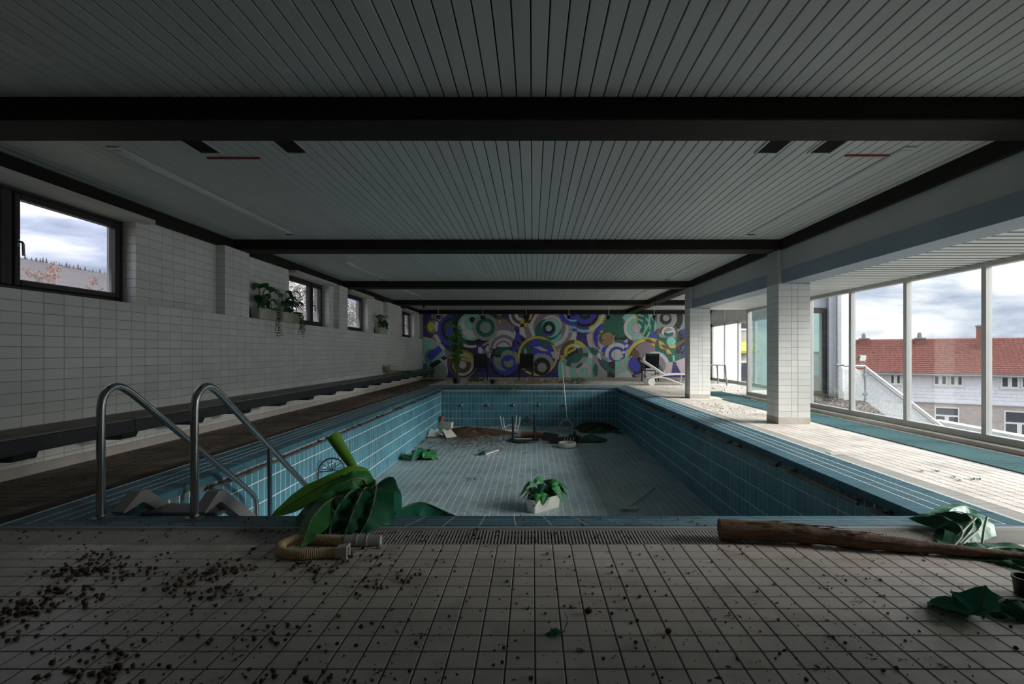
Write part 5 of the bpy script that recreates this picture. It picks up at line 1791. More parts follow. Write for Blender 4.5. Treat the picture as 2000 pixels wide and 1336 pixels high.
# ================================================================== MOSAIC
def mural():
    rng = np.random.default_rng(4)
    X0, X1, Y0, Y1 = 826.4, 1384.0, 613.6, 738.2
    ST = 0.55
    nx, ny = int((X1 - X0) / ST), int((Y1 - Y0) / ST)
    gx = X0 + (np.arange(nx) + .5) * ST
    gy = Y0 + (np.arange(ny) + .5) * ST
    PX, PY = np.meshgrid(gx, gy)
    S = 9.543
    org = {'A': (815, 605), 'B': (945, 605), 'C': (1075, 605), 'D': (1200, 605)}
    pal = dict(navy=(.030, .022, .15), blue=(.055, .060, .40), aqua=(.20, .47, .40), dgreen=(.012, .105, .075), black=(.014, .013, .014),
               gray=(.26, .27, .26), mauve=(.24, .185, .225), white=(.62, .60, .60), lav=(.50, .48, .58), yellow=(.52, .42, .07),
               brown=(.115, .068, .035), orange=(.62, .36, .08), sage=(.24, .30, .25), pink=(.46, .37, .41), teal=(.08, .26, .22))
    C = np.zeros((ny, nx, 3))
    C[:] = pal['navy']
    Ln = np.zeros((ny, nx))
    def T(t, x, y):
        return org[t][0] + x / S, org[t][1] + y / S
    def dist(t, x, y):
        a, c = T(t, x, y)
        return np.hypot(PX - a, PY - c)
    def inpoly(t, pts):
        q = [T(t, *p) for p in pts]
        res = np.zeros(PX.shape, bool)
        n = len(q)
        for i in range(n):
            (x1, y1), (x2, y2) = q[i], q[(i + 1) % n]
            if y1 == y2:
                continue
            c = ((y1 > PY) != (y2 > PY)) & (PX < (x2 - x1) * (PY - y1) / (y2 - y1) + x1)
            res ^= c
        return res
    def paint(mask, col):
        C[mask] = pal[col]
        Ln[mask] = 0
        e = np.zeros_like(mask)
        e[1:, :] |= mask[1:, :] != mask[:-1, :]
        e[:, 1:] |= mask[:, 1:] != mask[:, :-1]
        Ln[e] = 1
    def box(t, x0, y0, x1, y1):
        a, c = T(t, x0, y0)
        d, e_ = T(t, x1, y1)
        return (PX >= a) & (PX <= d) & (PY >= c) & (PY <= e_)
    def ring(t, x, y, r1, r0, col, clip=None):
        d = dist(t, x, y)
        mk = (d <= r1 / S) & (d >= r0 / S)
        if clip is not None:
            mk &= clip
        paint(mk, col)
    def disc(t, x, y, r, col, clip=None):
        ring(t, x, y, r, -1, col, clip)
    def rings(t, x, y, spec, clip=None):
        for r1, r0, col in spec:
            ring(t, x, y, r1, r0, col, clip)
    def poly(t, pts, col, clip=None):
        mk = inpoly(t, pts)
        if clip is not None:
            mk &= clip
        paint(mk, col)
    cir = lambda t, x, y, r: dist(t, x, y) <= r / S
    # ---- left part
    poly('A', [(250, 60), (560, 60), (500, 330), (440, 600), (520, 740), (640, 790), (560, 940), (470, 760), (400, 650), (215, 580), (300, 470)], 'mauve')
    poly('A', [(330, 160), (400, 100), (470, 190), (430, 230)], 'white')
    poly('A', [(480, 60), (560, 60), (545, 190), (485, 190)], 'yellow')
    poly('A', [(500, 190), (545, 190), (540, 330), (500, 330)], 'white')
    disc('A', 305, 315, 148, 'brown'); disc('A', 305, 315, 118, 'mauve')
    disc('A', 215, 310, 105, 'yellow', cir('A', 305, 315, 118)); disc('A', 430, 305, 118, 'white', cir('A', 305, 315, 118))
    poly('A', [(300, 470), (360, 460), (440, 600), (400, 640)], 'white')
    disc('A', 60, 1000, 500, 'lav'); disc('A', 60, 1010, 455, 'aqua')
    poly('A', [(215, 575), (245, 560), (400, 660), (385, 680)], 'orange')
    poly('A', [(395, 650), (440, 625), (540, 740), (470, 765)], 'lav')
    ring('A', 280, 890, 175, 150, 'white'); disc('A', 280, 880, 150, 'teal', cir('A', 60, 1010, 455))
    poly('A', [(340, 710), (400, 665), (470, 760), (260, 950), (180, 880), (200, 800)], 'blue')
    poly('A', [(260, 950), (470, 770), (510, 850), (300, 990)], 'aqua')
    poly('A', [(60, 820), (110, 820), (110, 990), (60, 990)], 'navy')
    poly('A', [(60, 1000), (180, 1000), (210, 1100), (60, 1100)], 'dgreen')
    poly('A', [(230, 1010), (510, 855), (560, 900), (290, 1090), (215, 1060)], 'black')
    poly('A', [(60, 1100), (300, 1080), (330, 1290), (60, 1290)], 'dgreen'); poly('A', [(180, 1180), (245, 1180), (245, 1290), (180, 1290)], 'teal')
    ring('A', 310, 1130, 262, 215, 'lav', box('A', 400, 820, 600, 1290)); disc('A', 440, 1200, 165, 'sage', box('A', 300, 900, 545, 1290))
    rings('A', 660, 370, [(285, 228, 'blue'), (228, -1, 'black')]); disc('A', 640, 330, 130, 'dgreen'); disc('A', 620, 420, 95, 'blue', cir('A', 640, 330, 180))
    disc('A', 760, 160, 110, 'black'); poly('A', [(690, 60), (860, 60), (800, 160)], 'aqua'); disc('A', 790, 440, 95, 'aqua')
    rings('A', 1010, 310, [(400, 352, 'white')], box('A', 860, 600, 1100, 740))
    rings('A', 1010, 310, [(352, 262, 'black'), (262, 215, 'aqua'), (215, -1, 'white')]); ring('A', 1010, 310, 352, 262, 'dgreen', box('A', 800, 350, 910, 700))
    disc('A', 1025, 235, 143, 'aqua'); disc('A', 1025, 185, 54, 'black')
    poly('A', [(1170, 60), (1340, 60), (1340, 130), (1230, 190)], 'aqua')
    rings('B', 30, 330, [(245, 178, 'gray'), (178, 105, 'dgreen'), (105, -1, 'sage')])
    disc('A', 1025, 235, 143, 'dgreen', cir('B', 30, 330, 245)); ring('A', 1010, 310, 262, 215, 'dgreen', cir('B', 30, 330, 245))
    ring('B', 150, 420, 250, 190, 'sage', cir('B', 30, 330, 178)); ring('B', 150, 420, 150, 95, 'dgreen', cir('B', 30, 330, 245))
    # yellow brown target
    disc('A', 850, 965, 262, 'black'); rings('A', 845, 1015, [(262, 245, 'yellow'), (245, 205, 'black')])
    rings('A', 845, 1025, [(205, 155, 'lav'), (155, 74, 'brown'), (74, -1, 'white')])
    ring('A', 845, 1015, 255, 195, 'brown', box('A', 580, 910, 700, 1250)); poly('A', [(600, 920), (625, 800), (790, 785), (720, 905)], 'yellow')
    ring('A', 860, 1000, 215, 165, 'yellow', box('A', 850, 780, 1120, 1010)); ring('A', 850, 1040, 155, 100, 'yellow', box('A', 780, 860, 1010, 975))
    # ---- second part
    K = cir('B', 320, 420, 275)
    disc('B', 320, 420, 275, 'brown'); disc('B', 300, 400, 235, 'mauve')
    rings('B', 365, 720, [(470, 345, 'mauve'), (345, 255, 'white'), (255, 192, 'mauve'), (192, 150, 'white'), (150, 112, 'mauve'), (112, -1, 'white')], K | box('B', 90, 500, 520, 720))
    rings('B', 30, 330, [(245, 178, 'sage'), (178, 105, 'dgreen'), (105, -1, 'sage')], box('B', -260, 60, 245, 620))
    poly('B', [(250, 80), (325, 80), (310, 255), (270, 255)], 'brown'); poly('B', [(255, 80), (325, 80), (325, 105), (255, 105)], 'yellow'); poly('B', [(270, 185), (315, 185), (312, 255), (270, 255)], 'yellow')
    poly('B', [(-30, 650), (120, 570), (130, 590), (-20, 690)], 'yellow')
    for i, (q, cc) in enumerate([([(20, 740), (60, 660), (105, 715), (85, 800)], 'white'), ([(105, 715), (180, 770), (170, 840), (85, 800)], 'mauve'), ([(85, 800), (170, 830), (165, 905), (95, 905)], 'white'),
                                 ([(-110, 690), (-50, 690), (-10, 760), (-40, 830), (-110, 800)], 'lav'), ([(-10, 760), (20, 740), (85, 800), (95, 905), (-40, 830)], 'mauve')]):
        poly('B', q, cc)
    ring('B', 320, 420, 275, 240, 'white', box('B', 520, 400, 600, 470)); ring('B', 320, 420, 275, 240, 'white', box('B', 520, 580, 600, 660))
    rings('B', 410, 960, [(305, 255, 'black'), (255, -1, 'blue')], box('B', 60, 690, 720, 1290))
    disc('B', 380, 935, 205, 'sage', box('B', 60, 760, 720, 1290)); poly('B', [(100, 905), (160, 905), (160, 990), (110, 980)], 'blue')
    lens = cir('B', 400, 930, 240) & cir('B', 280, 620, 265)
    paint(lens, 'dgreen'); paint(lens & ~cir('B', 270, 560, 275), 'black')
    poly('B', [(560, 690), (640, 690), (560, 800), (470, 810)], 'blue')
    disc('B', 445, 880, 130, 'sage'); ring('B', 462, 985, 145, 92, 'blue'); disc('B', 462, 985, 92, 'sage'); paint(cir('B', 462, 985, 92) & cir('B', 440, 890, 75), 'blue')
    poly('B', [(560, 760), (620, 800), (640, 1000), (590, 1000)], 'sage')
    poly('B', [(560, 330), (660, 330), (660, 480), (600, 430)], 'navy'); poly('B', [(590, 420), (680, 470), (715, 620), (660, 740), (590, 640)], 'blue')
    poly('B', [(660, 470), (800, 545), (720, 630)], 'black'); poly('B', [(590, 560), (715, 640), (680, 690), (595, 620)], 'black')
    rings('B', 700, 80, [(240, 190, 'white'), (190, 132, 'brown'), (132, 70, 'white'), (70, -1, 'brown')])
    disc('B', 845, 130, 122, 'black'); poly('B', [(830, 210), (860, 80), (915, 80), (880, 170)], 'orange')
    poly('B', [(690, 178), (760, 178), (750, 255), (672, 255)], 'orange'); poly('B', [(672, 255), (750, 258), (745, 322), (665, 320)], 'black'); poly('B', [(750, 255), (822, 240), (815, 312), (750, 315)], 'yellow')
    poly('B', [(660, 325), (745, 325), (800, 545), (665, 450)], 'white'); poly('B', [(750, 318), (820, 310), (910, 500), (800, 550)], 'mauve')
    poly('B', [(820, 310), (965, 60), (1070, 60), (930, 250), (960, 480), (905, 505)], 'white')
    # white / mauve ribbons round the eye
    rings('B', 1210, 330, [(560, 450, 'white'), (450, 375, 'mauve')], box('C', 60, 180, 500, 760))
    rings('B', 1220, 330, [(375, 300, 'white')], box('C', 60, 180, 500, 760))
    disc('B', 1225, 320, 300, 'mauve'); disc('B', 1260, 285, 190, 'white'); disc('B', 1190, 410, 238, 'dgreen'); ring('B', 1245, 400, 225, 160, 'aqua', box('B', 1250, 450, 1500, 680))
    disc('B', 1250, 335, 178, 'aqua'); disc('B', 1205, 365, 128, 'blue'); disc('B', 1210, 335, 120, 'black'); disc('B', 1210, 345, 57, 'aqua')
    # yellow ring with blue / green fields
    Y_ = cir('B', 1000, 870, 325)
    rings('B', 1000, 860, [(372, 322, 'yellow')], box('B', 600, 460, 1420, 1290)); paint(Y_, 'navy')
    paint(Y_ & inpoly('B', [(640, 1000), (720, 640), (830, 600), (920, 860), (920, 1000)]), 'dgreen')
    paint(Y_ & inpoly('B', [(830, 600), (950, 540), (1350, 620), (1400, 800), (1290, 910), (930, 860), (900, 700)]), 'blue')
    ring('B', 1000, 860, 372, 322, 'orange', box('B', 960, 460, 1300, 640)); ring('B', 1000, 860, 372, 322, 'orange', box('B', 640, 560, 800, 740))
    poly('B', [(910, 690), (1050, 680), (1220, 770), (1080, 770)], 'pink'); poly('B', [(930, 850), (1020, 810), (1180, 850), (1260, 920), (1080, 910)], 'pink'); poly('B', [(1240, 790), (1420, 760), (1400, 930), (1290, 900)], 'pink')
    poly('B', [(980, 560), (1180, 560), (1310, 650), (1150, 690)], 'dgreen')
    disc('B', 1090, 1030, 215, 'gray', Y_); disc('B', 1075, 1055, 165, 'black'); disc('B', 1083, 1075, 87, 'gray')
    poly('B', [(880, 870), (935, 850), (930, 1090), (905, 1090)], 'aqua')
    poly('B', [(750, 690), (800, 760), (790, 860), (755, 860)], 'aqua')
    # ---- third part
    rings('C', 645, 60, [(368, 312, 'aqua'), (312, 266, 'blue'), (266, 202, 'black'), (202, 122, 'blue'), (122, -1, 'black')]); disc('C', 645, 60, 50, 'blue')
    rings('C', 430, 30, [(275, 190, 'blue'), (190, 160, 'aqua'), (160, 90, 'blue')], box('C', 150, 60, 490, 420)); ring('C', 430, 60, 360, 325, 'aqua', box('C', 335, 270, 495, 420))
    poly('C', [(345, 280), (410, 310), (410, 370), (335, 330)], 'aqua'); poly('C', [(410, 340), (495, 360), (495, 410), (405, 395)], 'blue')
    rings('C', 645, 60, [(385, 350, 'yellow'), (350, 300, 'white'), (300, 262, 'yellow')], box('C', 720, 100, 1050, 430))
    poly('C', [(490, 428), (705, 425), (685, 690), (560, 600), (480, 560)], 'navy')
    disc('C', 1060, 500, 385, 'pink', ~cir('C', 645, 60, 388)); rings('C', 1085, 520, [(290, 212, 'blue')], box('C', 780, 230, 1400, 730)); disc('C', 1080, 530, 212, 'dgreen', box('C', 880, 300, 1400, 500))
    disc('C', 1065, 535, 185, 'white'); disc('C', 1040, 610, 160, 'pink'); poly('C', [(900, 450), (1010, 390), (1190, 390), (1190, 480), (1000, 470)], 'yellow')
    # yellow-brown target
    disc('C', 440, 820, 262, 'gray'); up = inpoly('C', [(150, 970), (150, 500), (720, 500), (690, 690), (480, 720)])
    ring('C', 440, 820, 262, 180, 'brown', up); ring('C', 440, 820, 262, 180, 'yellow', up & box('C', 440, 500, 760, 720)); ring('C', 440, 820, 262, 190, 'yellow', box('C', 170, 850, 250, 960))
    ring('C', 430, 810, 180, 108, 'dgreen'); ring('C', 430, 810, 180, 108, 'yellow', up); ring('C', 430, 810, 180, 108, 'white', box('C', 420, 630, 560, 720) & up)
    disc('C', 420, 800, 108, 'black'); disc('C', 420, 800, 108, 'brown', up); poly('C', [(300, 800), (480, 690), (480, 740), (330, 820)], 'yellow')
    lowc = ~cir('C', 440, 820, 262)
    rings('C', 615, 1130, [(480, 345, 'aqua'), (345, 255, 'white'), (255, 150, 'aqua')], lowc & box('C', 140, 690, 800, 1290))
    ring('C', 615, 1130, 345, 255, 'dgreen', cir('C', 440, 820, 262) & box('C', 140, 800, 800, 1290)); disc('C', 615, 1130, 150, 'pink'); disc('C', 620, 1155, 75, 'aqua')
    paint(cir('C', 615, 1130, 150) & cir('C', 480, 960, 130), 'dgreen')
    poly('C', [(790, 690), (1200, 690), (1200, 1290), (790, 1290)], 'gray', ~cir('C', 1230, 830, 360)); poly('C', [(690, 690), (860, 730), (960, 830), (830, 860), (740, 780)], 'dgreen')
    paint(cir('C', 680, 1120, 210) & cir('C', 1010, 1120, 215) & box('C', 790, 900, 900, 1290), 'dgreen')
    paint(cir('C', 1180, 980, 300) & box('C', 910, 900, 1200, 1290) & ~cir('C', 820, 1200, 240), 'dgreen'); poly('C', [(1060, 1200), (1120, 1140), (1200, 1220), (1200, 1290), (1060, 1290)], 'black')
    disc('C', 1180, 960, 130, 'black', box('C', 1080, 900, 1200, 1110))
    rings('C', 1235, 1000, [(245, 150, 'aqua'), (150, 100, 'pink'), (100, -1, 'aqua')], box('C', 1200, 700, 1520, 1290))
    poly('C', [(1200, 1230), (1480, 1100), (1540, 1290), (1200, 1290)], 'lav')
    rings('C', 1240, 840, [(385, 300, 'white'), (300, 225, 'blue'), (225, 155, 'white'), (155, 105, 'blue'), (105, -1, 'white')], inpoly('C', [(850, 860), (950, 720), (1080, 640), (1400, 600), (1520, 700), (1450, 860), (1280, 950), (1100, 970), (930, 930)]))
    for q in [[(960, 830), (1040, 890), (1010, 940), (930, 880)], [(930, 770), (1000, 800), (960, 840), (905, 800)], [(1040, 890), (1100, 900), (1090, 950), (1020, 940)]]:
        poly('C', q, 'gray')
    for q, cc in [([(1400, 640), (1460, 650), (1440, 710), (1385, 700)], 'white'), ([(1385, 700), (1440, 712), (1410, 770), (1355, 760)], 'blue'), ([(1440, 735), (1480, 760), (1440, 810), (1405, 775)], 'white'),
                  ([(1355, 760), (1400, 780), (1370, 830), (1325, 800)], 'white'), ([(1370, 860), (1330, 900), (1290, 890), (1320, 840)], 'white')]:
        poly('C', q, cc)
    # ---- right part
    disc('D', 60, 330, 280, 'dgreen', ~box('D', -300, 480, 0, 900)); ring('D', 80, 300, 280, 210, 'black', box('D', 0, 60, 400, 560)); disc('D', 200, 330, 150, 'dgreen', cir('D', 60, 330, 280))
    disc('D', 415, 340, 335, 'aqua', box('D', 80, 60, 440, 130) | inpoly('D', [(100, 60), (440, 60), (440, 340), (250, 250), (180, 200)])); rings('D', 415, 340, [(245, 175, 'white'), (175, 95, 'aqua')], box('D', 150, 60, 430, 600))
    rings('D', 415, 340, [(245, 225, 'white'), (225, 190, 'aqua'), (190, 170, 'white'), (170, 140, 'aqua'), (140, 120, 'white'), (120, 95, 'aqua')], box('D', 330, 430, 560, 620)); disc('D', 415, 340, 95, 'pink')
    rg = inpoly('D', [(435, 60), (860, 60), (800, 340), (640, 540), (560, 540), (480, 430), (425, 270)])
    rings('D', 415, 340, [(440, 380, 'dgreen'), (380, 330, 'aqua'), (330, 265, 'dgreen'), (265, 235, 'aqua'), (235, 180, 'dgreen'), (180, 150, 'aqua'), (150, 95, 'dgreen'), (95, -1, 'aqua')], rg)
    for k in range(4):
        paint(rg & cir('D', 250 + k * 90, 170, 330) & ~cir('D', 215 + k * 90, 170, 330) & box('D', 470, 60, 860, 400), 'aqua' if k % 2 else 'dgreen')
    poly('D', [(395, 60), (440, 60), (430, 260), (405, 250)], 'orange'); poly('D', [(395, 60), (440, 60), (438, 110), (398, 110)], 'brown'); poly('D', [(470, 400), (500, 430), (590, 540), (540, 520)], 'orange')
    poly('D', [(340, 570), (600, 540), (560, 600), (340, 690)], 'mauve'); poly('D', [(600, 540), (720, 440), (810, 450), (780, 550)], 'blue')
    disc('D', 960, 160, 340, 'gray', box('D', 790, 60, 1400, 420)); ring('D', 960, 160, 315, 205, 'black', box('D', 1100, 60, 1290, 360)); disc('D', 955, 165, 113, 'black'); disc('D', 962, 150, 60, 'gray')
    poly('D', [(750, 400), (830, 340), (900, 430), (860, 560), (790, 540), (810, 450)], 'brown'); disc('D', 1040, 640, 290, 'dgreen', box('D', 760, 430, 1400, 960)); disc('D', 1040, 640, 290, 'black', inpoly('D', [(1200, 400), (1400, 380), (1400, 960), (1120, 860)]))
    rings('D', 1010, 430, [(170, 130, 'brown'), (130, 90, 'white')], box('D', 840, 320, 1190, 480)); ring('D', 1000, 350, 215, 150, 'gray', box('D', 820, 440, 1150, 520)); poly('D', [(930, 420), (1100, 370), (1150, 400), (1000, 440)], 'white')
    disc('D', 1058, 590, 86, 'aqua'); poly('D', [(1120, 70), (1400, 60), (1400, 330), (1210, 380)], 'gray', ~cir('D', 960, 160, 315)); poly('D', [(1260, 370), (1400, 300), (1400, 420), (1300, 420)], 'blue')
    rings('D', 640, 960, [(440, 372, 'yellow')], box('D', 240, 500, 1100, 880)); disc('D', 650, 970, 372, 'mauve', box('D', 380, 580, 900, 1290)); disc('D', 1010, 640, 290, 'dgreen', cir('D', 650, 970, 372) & box('D', 760, 600, 1100, 980))
    for q, cc in [([(560, 550), (640, 540), (760, 610), (760, 640), (600, 600)], 'brown'), ([(770, 560), (830, 560), (830, 650), (770, 640)], 'brown'), ([(830, 600), (960, 660), (1090, 840), (1060, 850), (950, 740), (830, 660)], 'orange'), ([(850, 650), (960, 660), (1020, 730), (950, 740)], 'brown'),
                  ([(1080, 720), (1150, 620), (1320, 540), (1320, 580), (1130, 720)], 'brown'), ([(990, 660), (1150, 650), (1130, 715), (1040, 720)], 'yellow'), ([(830, 660), (960, 740), (850, 720)], 'yellow'), ([(650, 625), (755, 620), (750, 690)], 'yellow')]:
        poly('D', q, cc)
    ring('D', 760, 1040, 265, 190, 'lav'); disc('D', 760, 1040, 190, 'mauve'); disc('D', 690, 1050, 150, 'white'); poly('D', [(830, 1000), (905, 1130), (890, 1220), (800, 1220), (820, 1100)], 'dgreen')
    disc('D', 400, 1040, 170, 'black'); paint(cir('D', 250, 1010, 190) & cir('D', 440, 1020, 185), 'blue'); paint(cir('D', 520, 1060, 150) & cir('D', 360, 1060, 120), 'blue'); ring('D', 440, 1020, 205, 185, 'yellow', box('D', 230, 780, 360, 1290)); disc('D', 380, 830, 85, 'brown', box('D', 330, 720, 500, 900))
    disc('D', 1060, 640, 335, 'dgreen', box('D', 900, 820, 1240, 980) & ~cir('D', 760, 1040, 265)); poly('D', [(1080, 850), (1120, 850), (1130, 970), (1090, 970)], 'aqua')
    poly('D', [(960, 980), (1090, 970), (1060, 1190), (960, 1200)], 'pink'); poly('D', [(1090, 970), (1140, 970), (1250, 1200), (1060, 1200)], 'navy'); poly('D', [(1130, 960), (1340, 880), (1400, 1240), (1250, 1210)], 'pink')
    poly('D', [(900, 1200), (1340, 1200), (1340, 1290), (900, 1290)], 'navy'); poly('D', [(1240, 740), (1310, 640), (1300, 720), (1250, 780)], 'blue')
    for (x, y, r, a, c_) in [(1560, 300, 220, 'aqua', 'dgreen'), (1600, 900, 260, 'lav', 'blue'), (1800, 500, 200, 'yellow', 'brown'), (1420, 620, 150, 'black', 'navy'), (1780, 1100, 170, 'mauve', 'black')]:
        rings('D', x, y, [(r, r * .72, a), (r * .72, r * .45, c_), (r * .45, r * .2, a), (r * .2, -1, 'white')], box('D', 1340, 60, 1900, 1290))
    # ---- random mosaic cracks
    cell = 4.6
    gxx, gyy = int((X1 - X0) / cell) + 4, int((Y1 - Y0) / cell) + 4
    jit = rng.random((gyy, gxx, 2))
    cx = ((PX - X0) / cell).astype(int) + 1
    cy = ((PY - Y0) / cell).astype(int) + 1
    d1 = np.full(PX.shape, 9e9)
    d2 = np.full(PX.shape, 9e9)
    for oy in (-1, 0, 1):
        for ox in (-1, 0, 1):
            jx, jy = cx + ox, cy + oy
            sx = X0 + (jx - 1 + jit[jy, jx, 0]) * cell
            sy = Y0 + (jy - 1 + jit[jy, jx, 1]) * cell
            d = np.hypot(PX - sx, PY - sy)
            n1 = np.minimum(d1, d)
            d2 = np.minimum(d2, np.maximum(d1, d))
            d1 = n1
    crack = ((d2 - d1) < 0.42)
    lum = C.mean(axis=2)
    dark = lum < 0.13
    C[crack & dark] = C[crack & dark] * .55 + np.array((.20, .19, .20)) * .45
    C[crack & ~dark] *= .78
    edge = Ln > 0
    C[edge] = C[edge] * .35 + np.array((.11, .105, .10)) * .65
    C *= (1 + rng.normal(0, .05, C.shape[:2]))[..., None]
    C = np.clip(C * 1.9, 0, .9)
    # mesh
    YM = YF - .034
    vx = X0 + np.arange(nx + 1) * ST
    vy = Y0 + np.arange(ny + 1) * ST
    VXm, VYm = np.meshgrid(vx, vy)
    co = np.zeros(((ny + 1) * (nx + 1), 3))
    co[:, 0] = ((VXm - VX) / F * YM).ravel()
    co[:, 1] = YM
    co[:, 2] = np.maximum((H - (VYm - VY) / F * YM).ravel(), 0.086)
    idx = np.arange((ny + 1) * (nx + 1)).reshape(ny + 1, nx + 1)
    fc = np.stack([idx[1:, :-1], idx[1:, 1:], idx[:-1, 1:], idx[:-1, :-1]], axis=-1).reshape(-1, 4)
    me = bpy.data.meshes.new('mosaic')
    me.vertices.add(len(co))
    me.vertices.foreach_set('co', co.ravel())
    me.loops.add(fc.size)
    me.loops.foreach_set('vertex_index', fc.ravel().astype(np.int32))
    me.polygons.add(len(fc))
    me.polygons.foreach_set('loop_start', np.arange(0, fc.size, 4, dtype=np.int32))
    me.update(calc_edges=True)
    at = me.attributes.new('tessera', 'FLOAT_COLOR', 'FACE')
    col = np.ones((len(fc), 4), dtype=np.float32)
    col[:, :3] = C.reshape(-1, 3)
    at.data.foreach_set('color', col.ravel())
    m = bpy.data.materials.new('glazed_mosaic')
    m.use_nodes = True
    t = m.node_tree
    a = t.nodes.new('ShaderNodeAttribute')
    a.attribute_name = 'tessera'
    bs = t.nodes['Principled BSDF']
    bs.inputs['Roughness'].default_value = .38
    t.links.new(a.outputs['Color'], bs.inputs['Base Color'])
    me.materials.append(m)
    root = thing('mosaic_mural', 'large mosaic of overlapping coloured circles covering the end wall', 'mural', (0, 0, 0))
    link('mosaic_face', me, root)
    x0, x1 = float(co[:, 0].min()), min(float(co[:, 0].max()), XW - .06)
    MB().box(x0, x1, YM + .001, YF - .002, .0855, float(co[:, 2].max())).build('backing', M['plaster'], root)
    # hatch joints in the mosaic
    j = MB()
    for px in (1157.0, 1200.5):
        x = (px - VX) / F * YM
        j.box(x - .006, x + .006, YM - .002, YM, .087, (1.1 - (652 - VY) / F * YM))
    xa, xb = (1157 - VX) / F * YM, (1200.5 - VX) / F * YM
    zt2 = 1.1 - (651.5 - VY) / F * YM
    j.box(xa, xb, YM - .002, YM, zt2 - .006, zt2 + .006)
    j.build('hatch_joint', M['black_pl'], root)
    # tilted timber disc in the eye
    c = P(1186.5, 662, YM - .10)
    d = MB().lathe([(.27, 0), (.28, .01), (.28, .03), (.27, .04), (.12, .04), (.118, .048), (.10, .048)], 36, (0, 0, 0), 'y')
    o = d.build('porthole_cover', M['tan'], root, loc=c)
    o.rotation_euler = (math.radians(6), 0, math.radians(8))
    MB().lathe([(.035, -.012), (.035, .0)], 14, (-.19, .0, -.06), 'y').build('bolt', M['bark'], o)
mural()

# ================================================================== OUTSIDE
# ---- terrace, balustrade and lower roof on the window side
b = MB()
b.add([(5.5, YW + .0, -.01), (7.9, YW, -.01), (7.9, 12.0, -.01), (7.42, 11.2, -.01), (5.95, 8.4, -.01), (5.6, 7.0, -.01), (5.5, 3.0, -.01),
       (5.5, YW + .0, -.3), (7.9, YW, -.3), (7.9, 12.0, -.3), (7.42, 11.2, -.3), (5.95, 8.4, -.3), (5.6, 7.0, -.3), (5.5, 3.0, -.3)],
      [(6, 5, 4, 3, 2, 1, 0), (7, 8, 9, 10, 11, 12, 13)] + [(i, (i + 1) % 7, 7 + (i + 1) % 7, 7 + i) for i in range(7)])
o = b.build('terrace_ground', M['gravel'])
tag(o, 'gravel terrace outside the tall glazing', None, None, 'structure')
rg_ = random.Random(9)
g = MB()
for k in range(1300):
    x, y = rg_.uniform(5.55, 7.8), rg_.uniform(8.6, 12.5)
    if x > 5.95 + (y - 8.4) * .525:
        continue
    s = rg_.uniform(.008, .022)
    g.add([(x - s, y, -.01), (x, y - s, -.008), (x + s, y, -.01), (x, y + s, -.009), (x, y, s * .9)], [(0, 1, 4), (1, 2, 4), (2, 3, 4), (3, 0, 4)])
o = g.build('terrace_gravel', M['gravel'], None, fixn=False)
tag(o, 'loose gravel spread over the terrace outside the glazing', 'gravel', None, 'stuff')
def tuft(label, loc, n, h, m, seed):
    r = random.Random(seed)
    t = thing('dry_grass_tuft', label, 'grass', loc)
    b = MB()
    for k in range(n):
        a = r.uniform(0, 6.28)
        p = V((r.gauss(0, .06), r.gauss(0, .06), 0))
        hh = h * r.uniform(.5, 1.1)
        b.tube([p, p + V((math.cos(a) * .04, math.sin(a) * .04, hh * .6)), p + V((math.cos(a) * .14, math.sin(a) * .14, hh))], [.004, .003, .001], 3)
    b.build('blades', m, t, fixn=False)
tuft('dry grass growing at the foot of the white outside pillar', (7.35, 12.0, -.01), 60, .30, M['litter_pale'], 1)
tuft('low dead weeds on the terrace before the glass door', (6.75, 11.6, -.01), 50, .20, M['litter'], 2)

o = MB().cbox(7.54, 7.92, 12.45, 12.95, -.3, 3.4, .05).build('outside_pillar', M['white_wall'])
tag(o, 'white rendered pillar outside at the corner of the wing', 'pillar')
pole = P(1651, 590, 13.4)
t = thing('green_pole', 'bright green pole outside with a grey box at its top', 'pole', (pole.x, 13.4, -3.0))
MB().tube([(0, 0, 0), (0, 0, 5.35)], .030, 10).build('pole', M['green_pole'], t, smooth=True)
MB().cbox(-.10, .03, -.06, .06, 5.25, 5.50, .01).build('lamp_box', M['lead'], t)

bl = thing('stair_balustrade', 'crackled glass balustrade descending beside the terrace stair', 'balustrade', (7.4, 11.3, 0))
dn = V((1.85, -.15, -1.50))
up0 = V((-.30, .25, .80))
MB().tube([up0, V((0, 0, .80)), V((0, 0, .80)) + dn], .028, 10).build('handrail', M['white_pvc'], bl, smooth=True)
MB().tube([V((0, -.02, .72)), V((0, -.02, .72)) + dn], .014, 8).build('under_rail', M['lead'], bl, smooth=True)
for (f, z0) in ((0, -.01), (1, -2.0)):
    q = dn * f
    p = MB().tube([q + V((0, -.03, .80)), V((q.x, q.y - .03, z0))], .022, 8).build('post', M['steel'], bl, smooth=True)
    for z in (.18, .60):
        MB().cbox(q.x - .05, q.x + .05, q.y - .055, q.y - .005, q.z + z - .025, q.z + z + .025, .005).build('clamp', M['steel'], p)
pg = MB()
pg.add([V((0.03, 0, .72)), V((0.03, 0, .03)), V((0.03, 0, .03)) + dn, V((0.03, 0, .72)) + dn, V((0.03, .012, .72)), V((0.03, .012, .03)), V((0.03, .012, .03)) + dn, V((0.03, .012, .72)) + dn],
       [(0, 1, 2, 3), (7, 6, 5, 4), (0, 3, 7, 4), (1, 5, 6, 2), (0, 4, 5, 1), (3, 2, 6, 7)])
pg.build('glass_panel', GL_CRACK, bl)
pg = MB()
u = up0 - V((0, 0, .8))
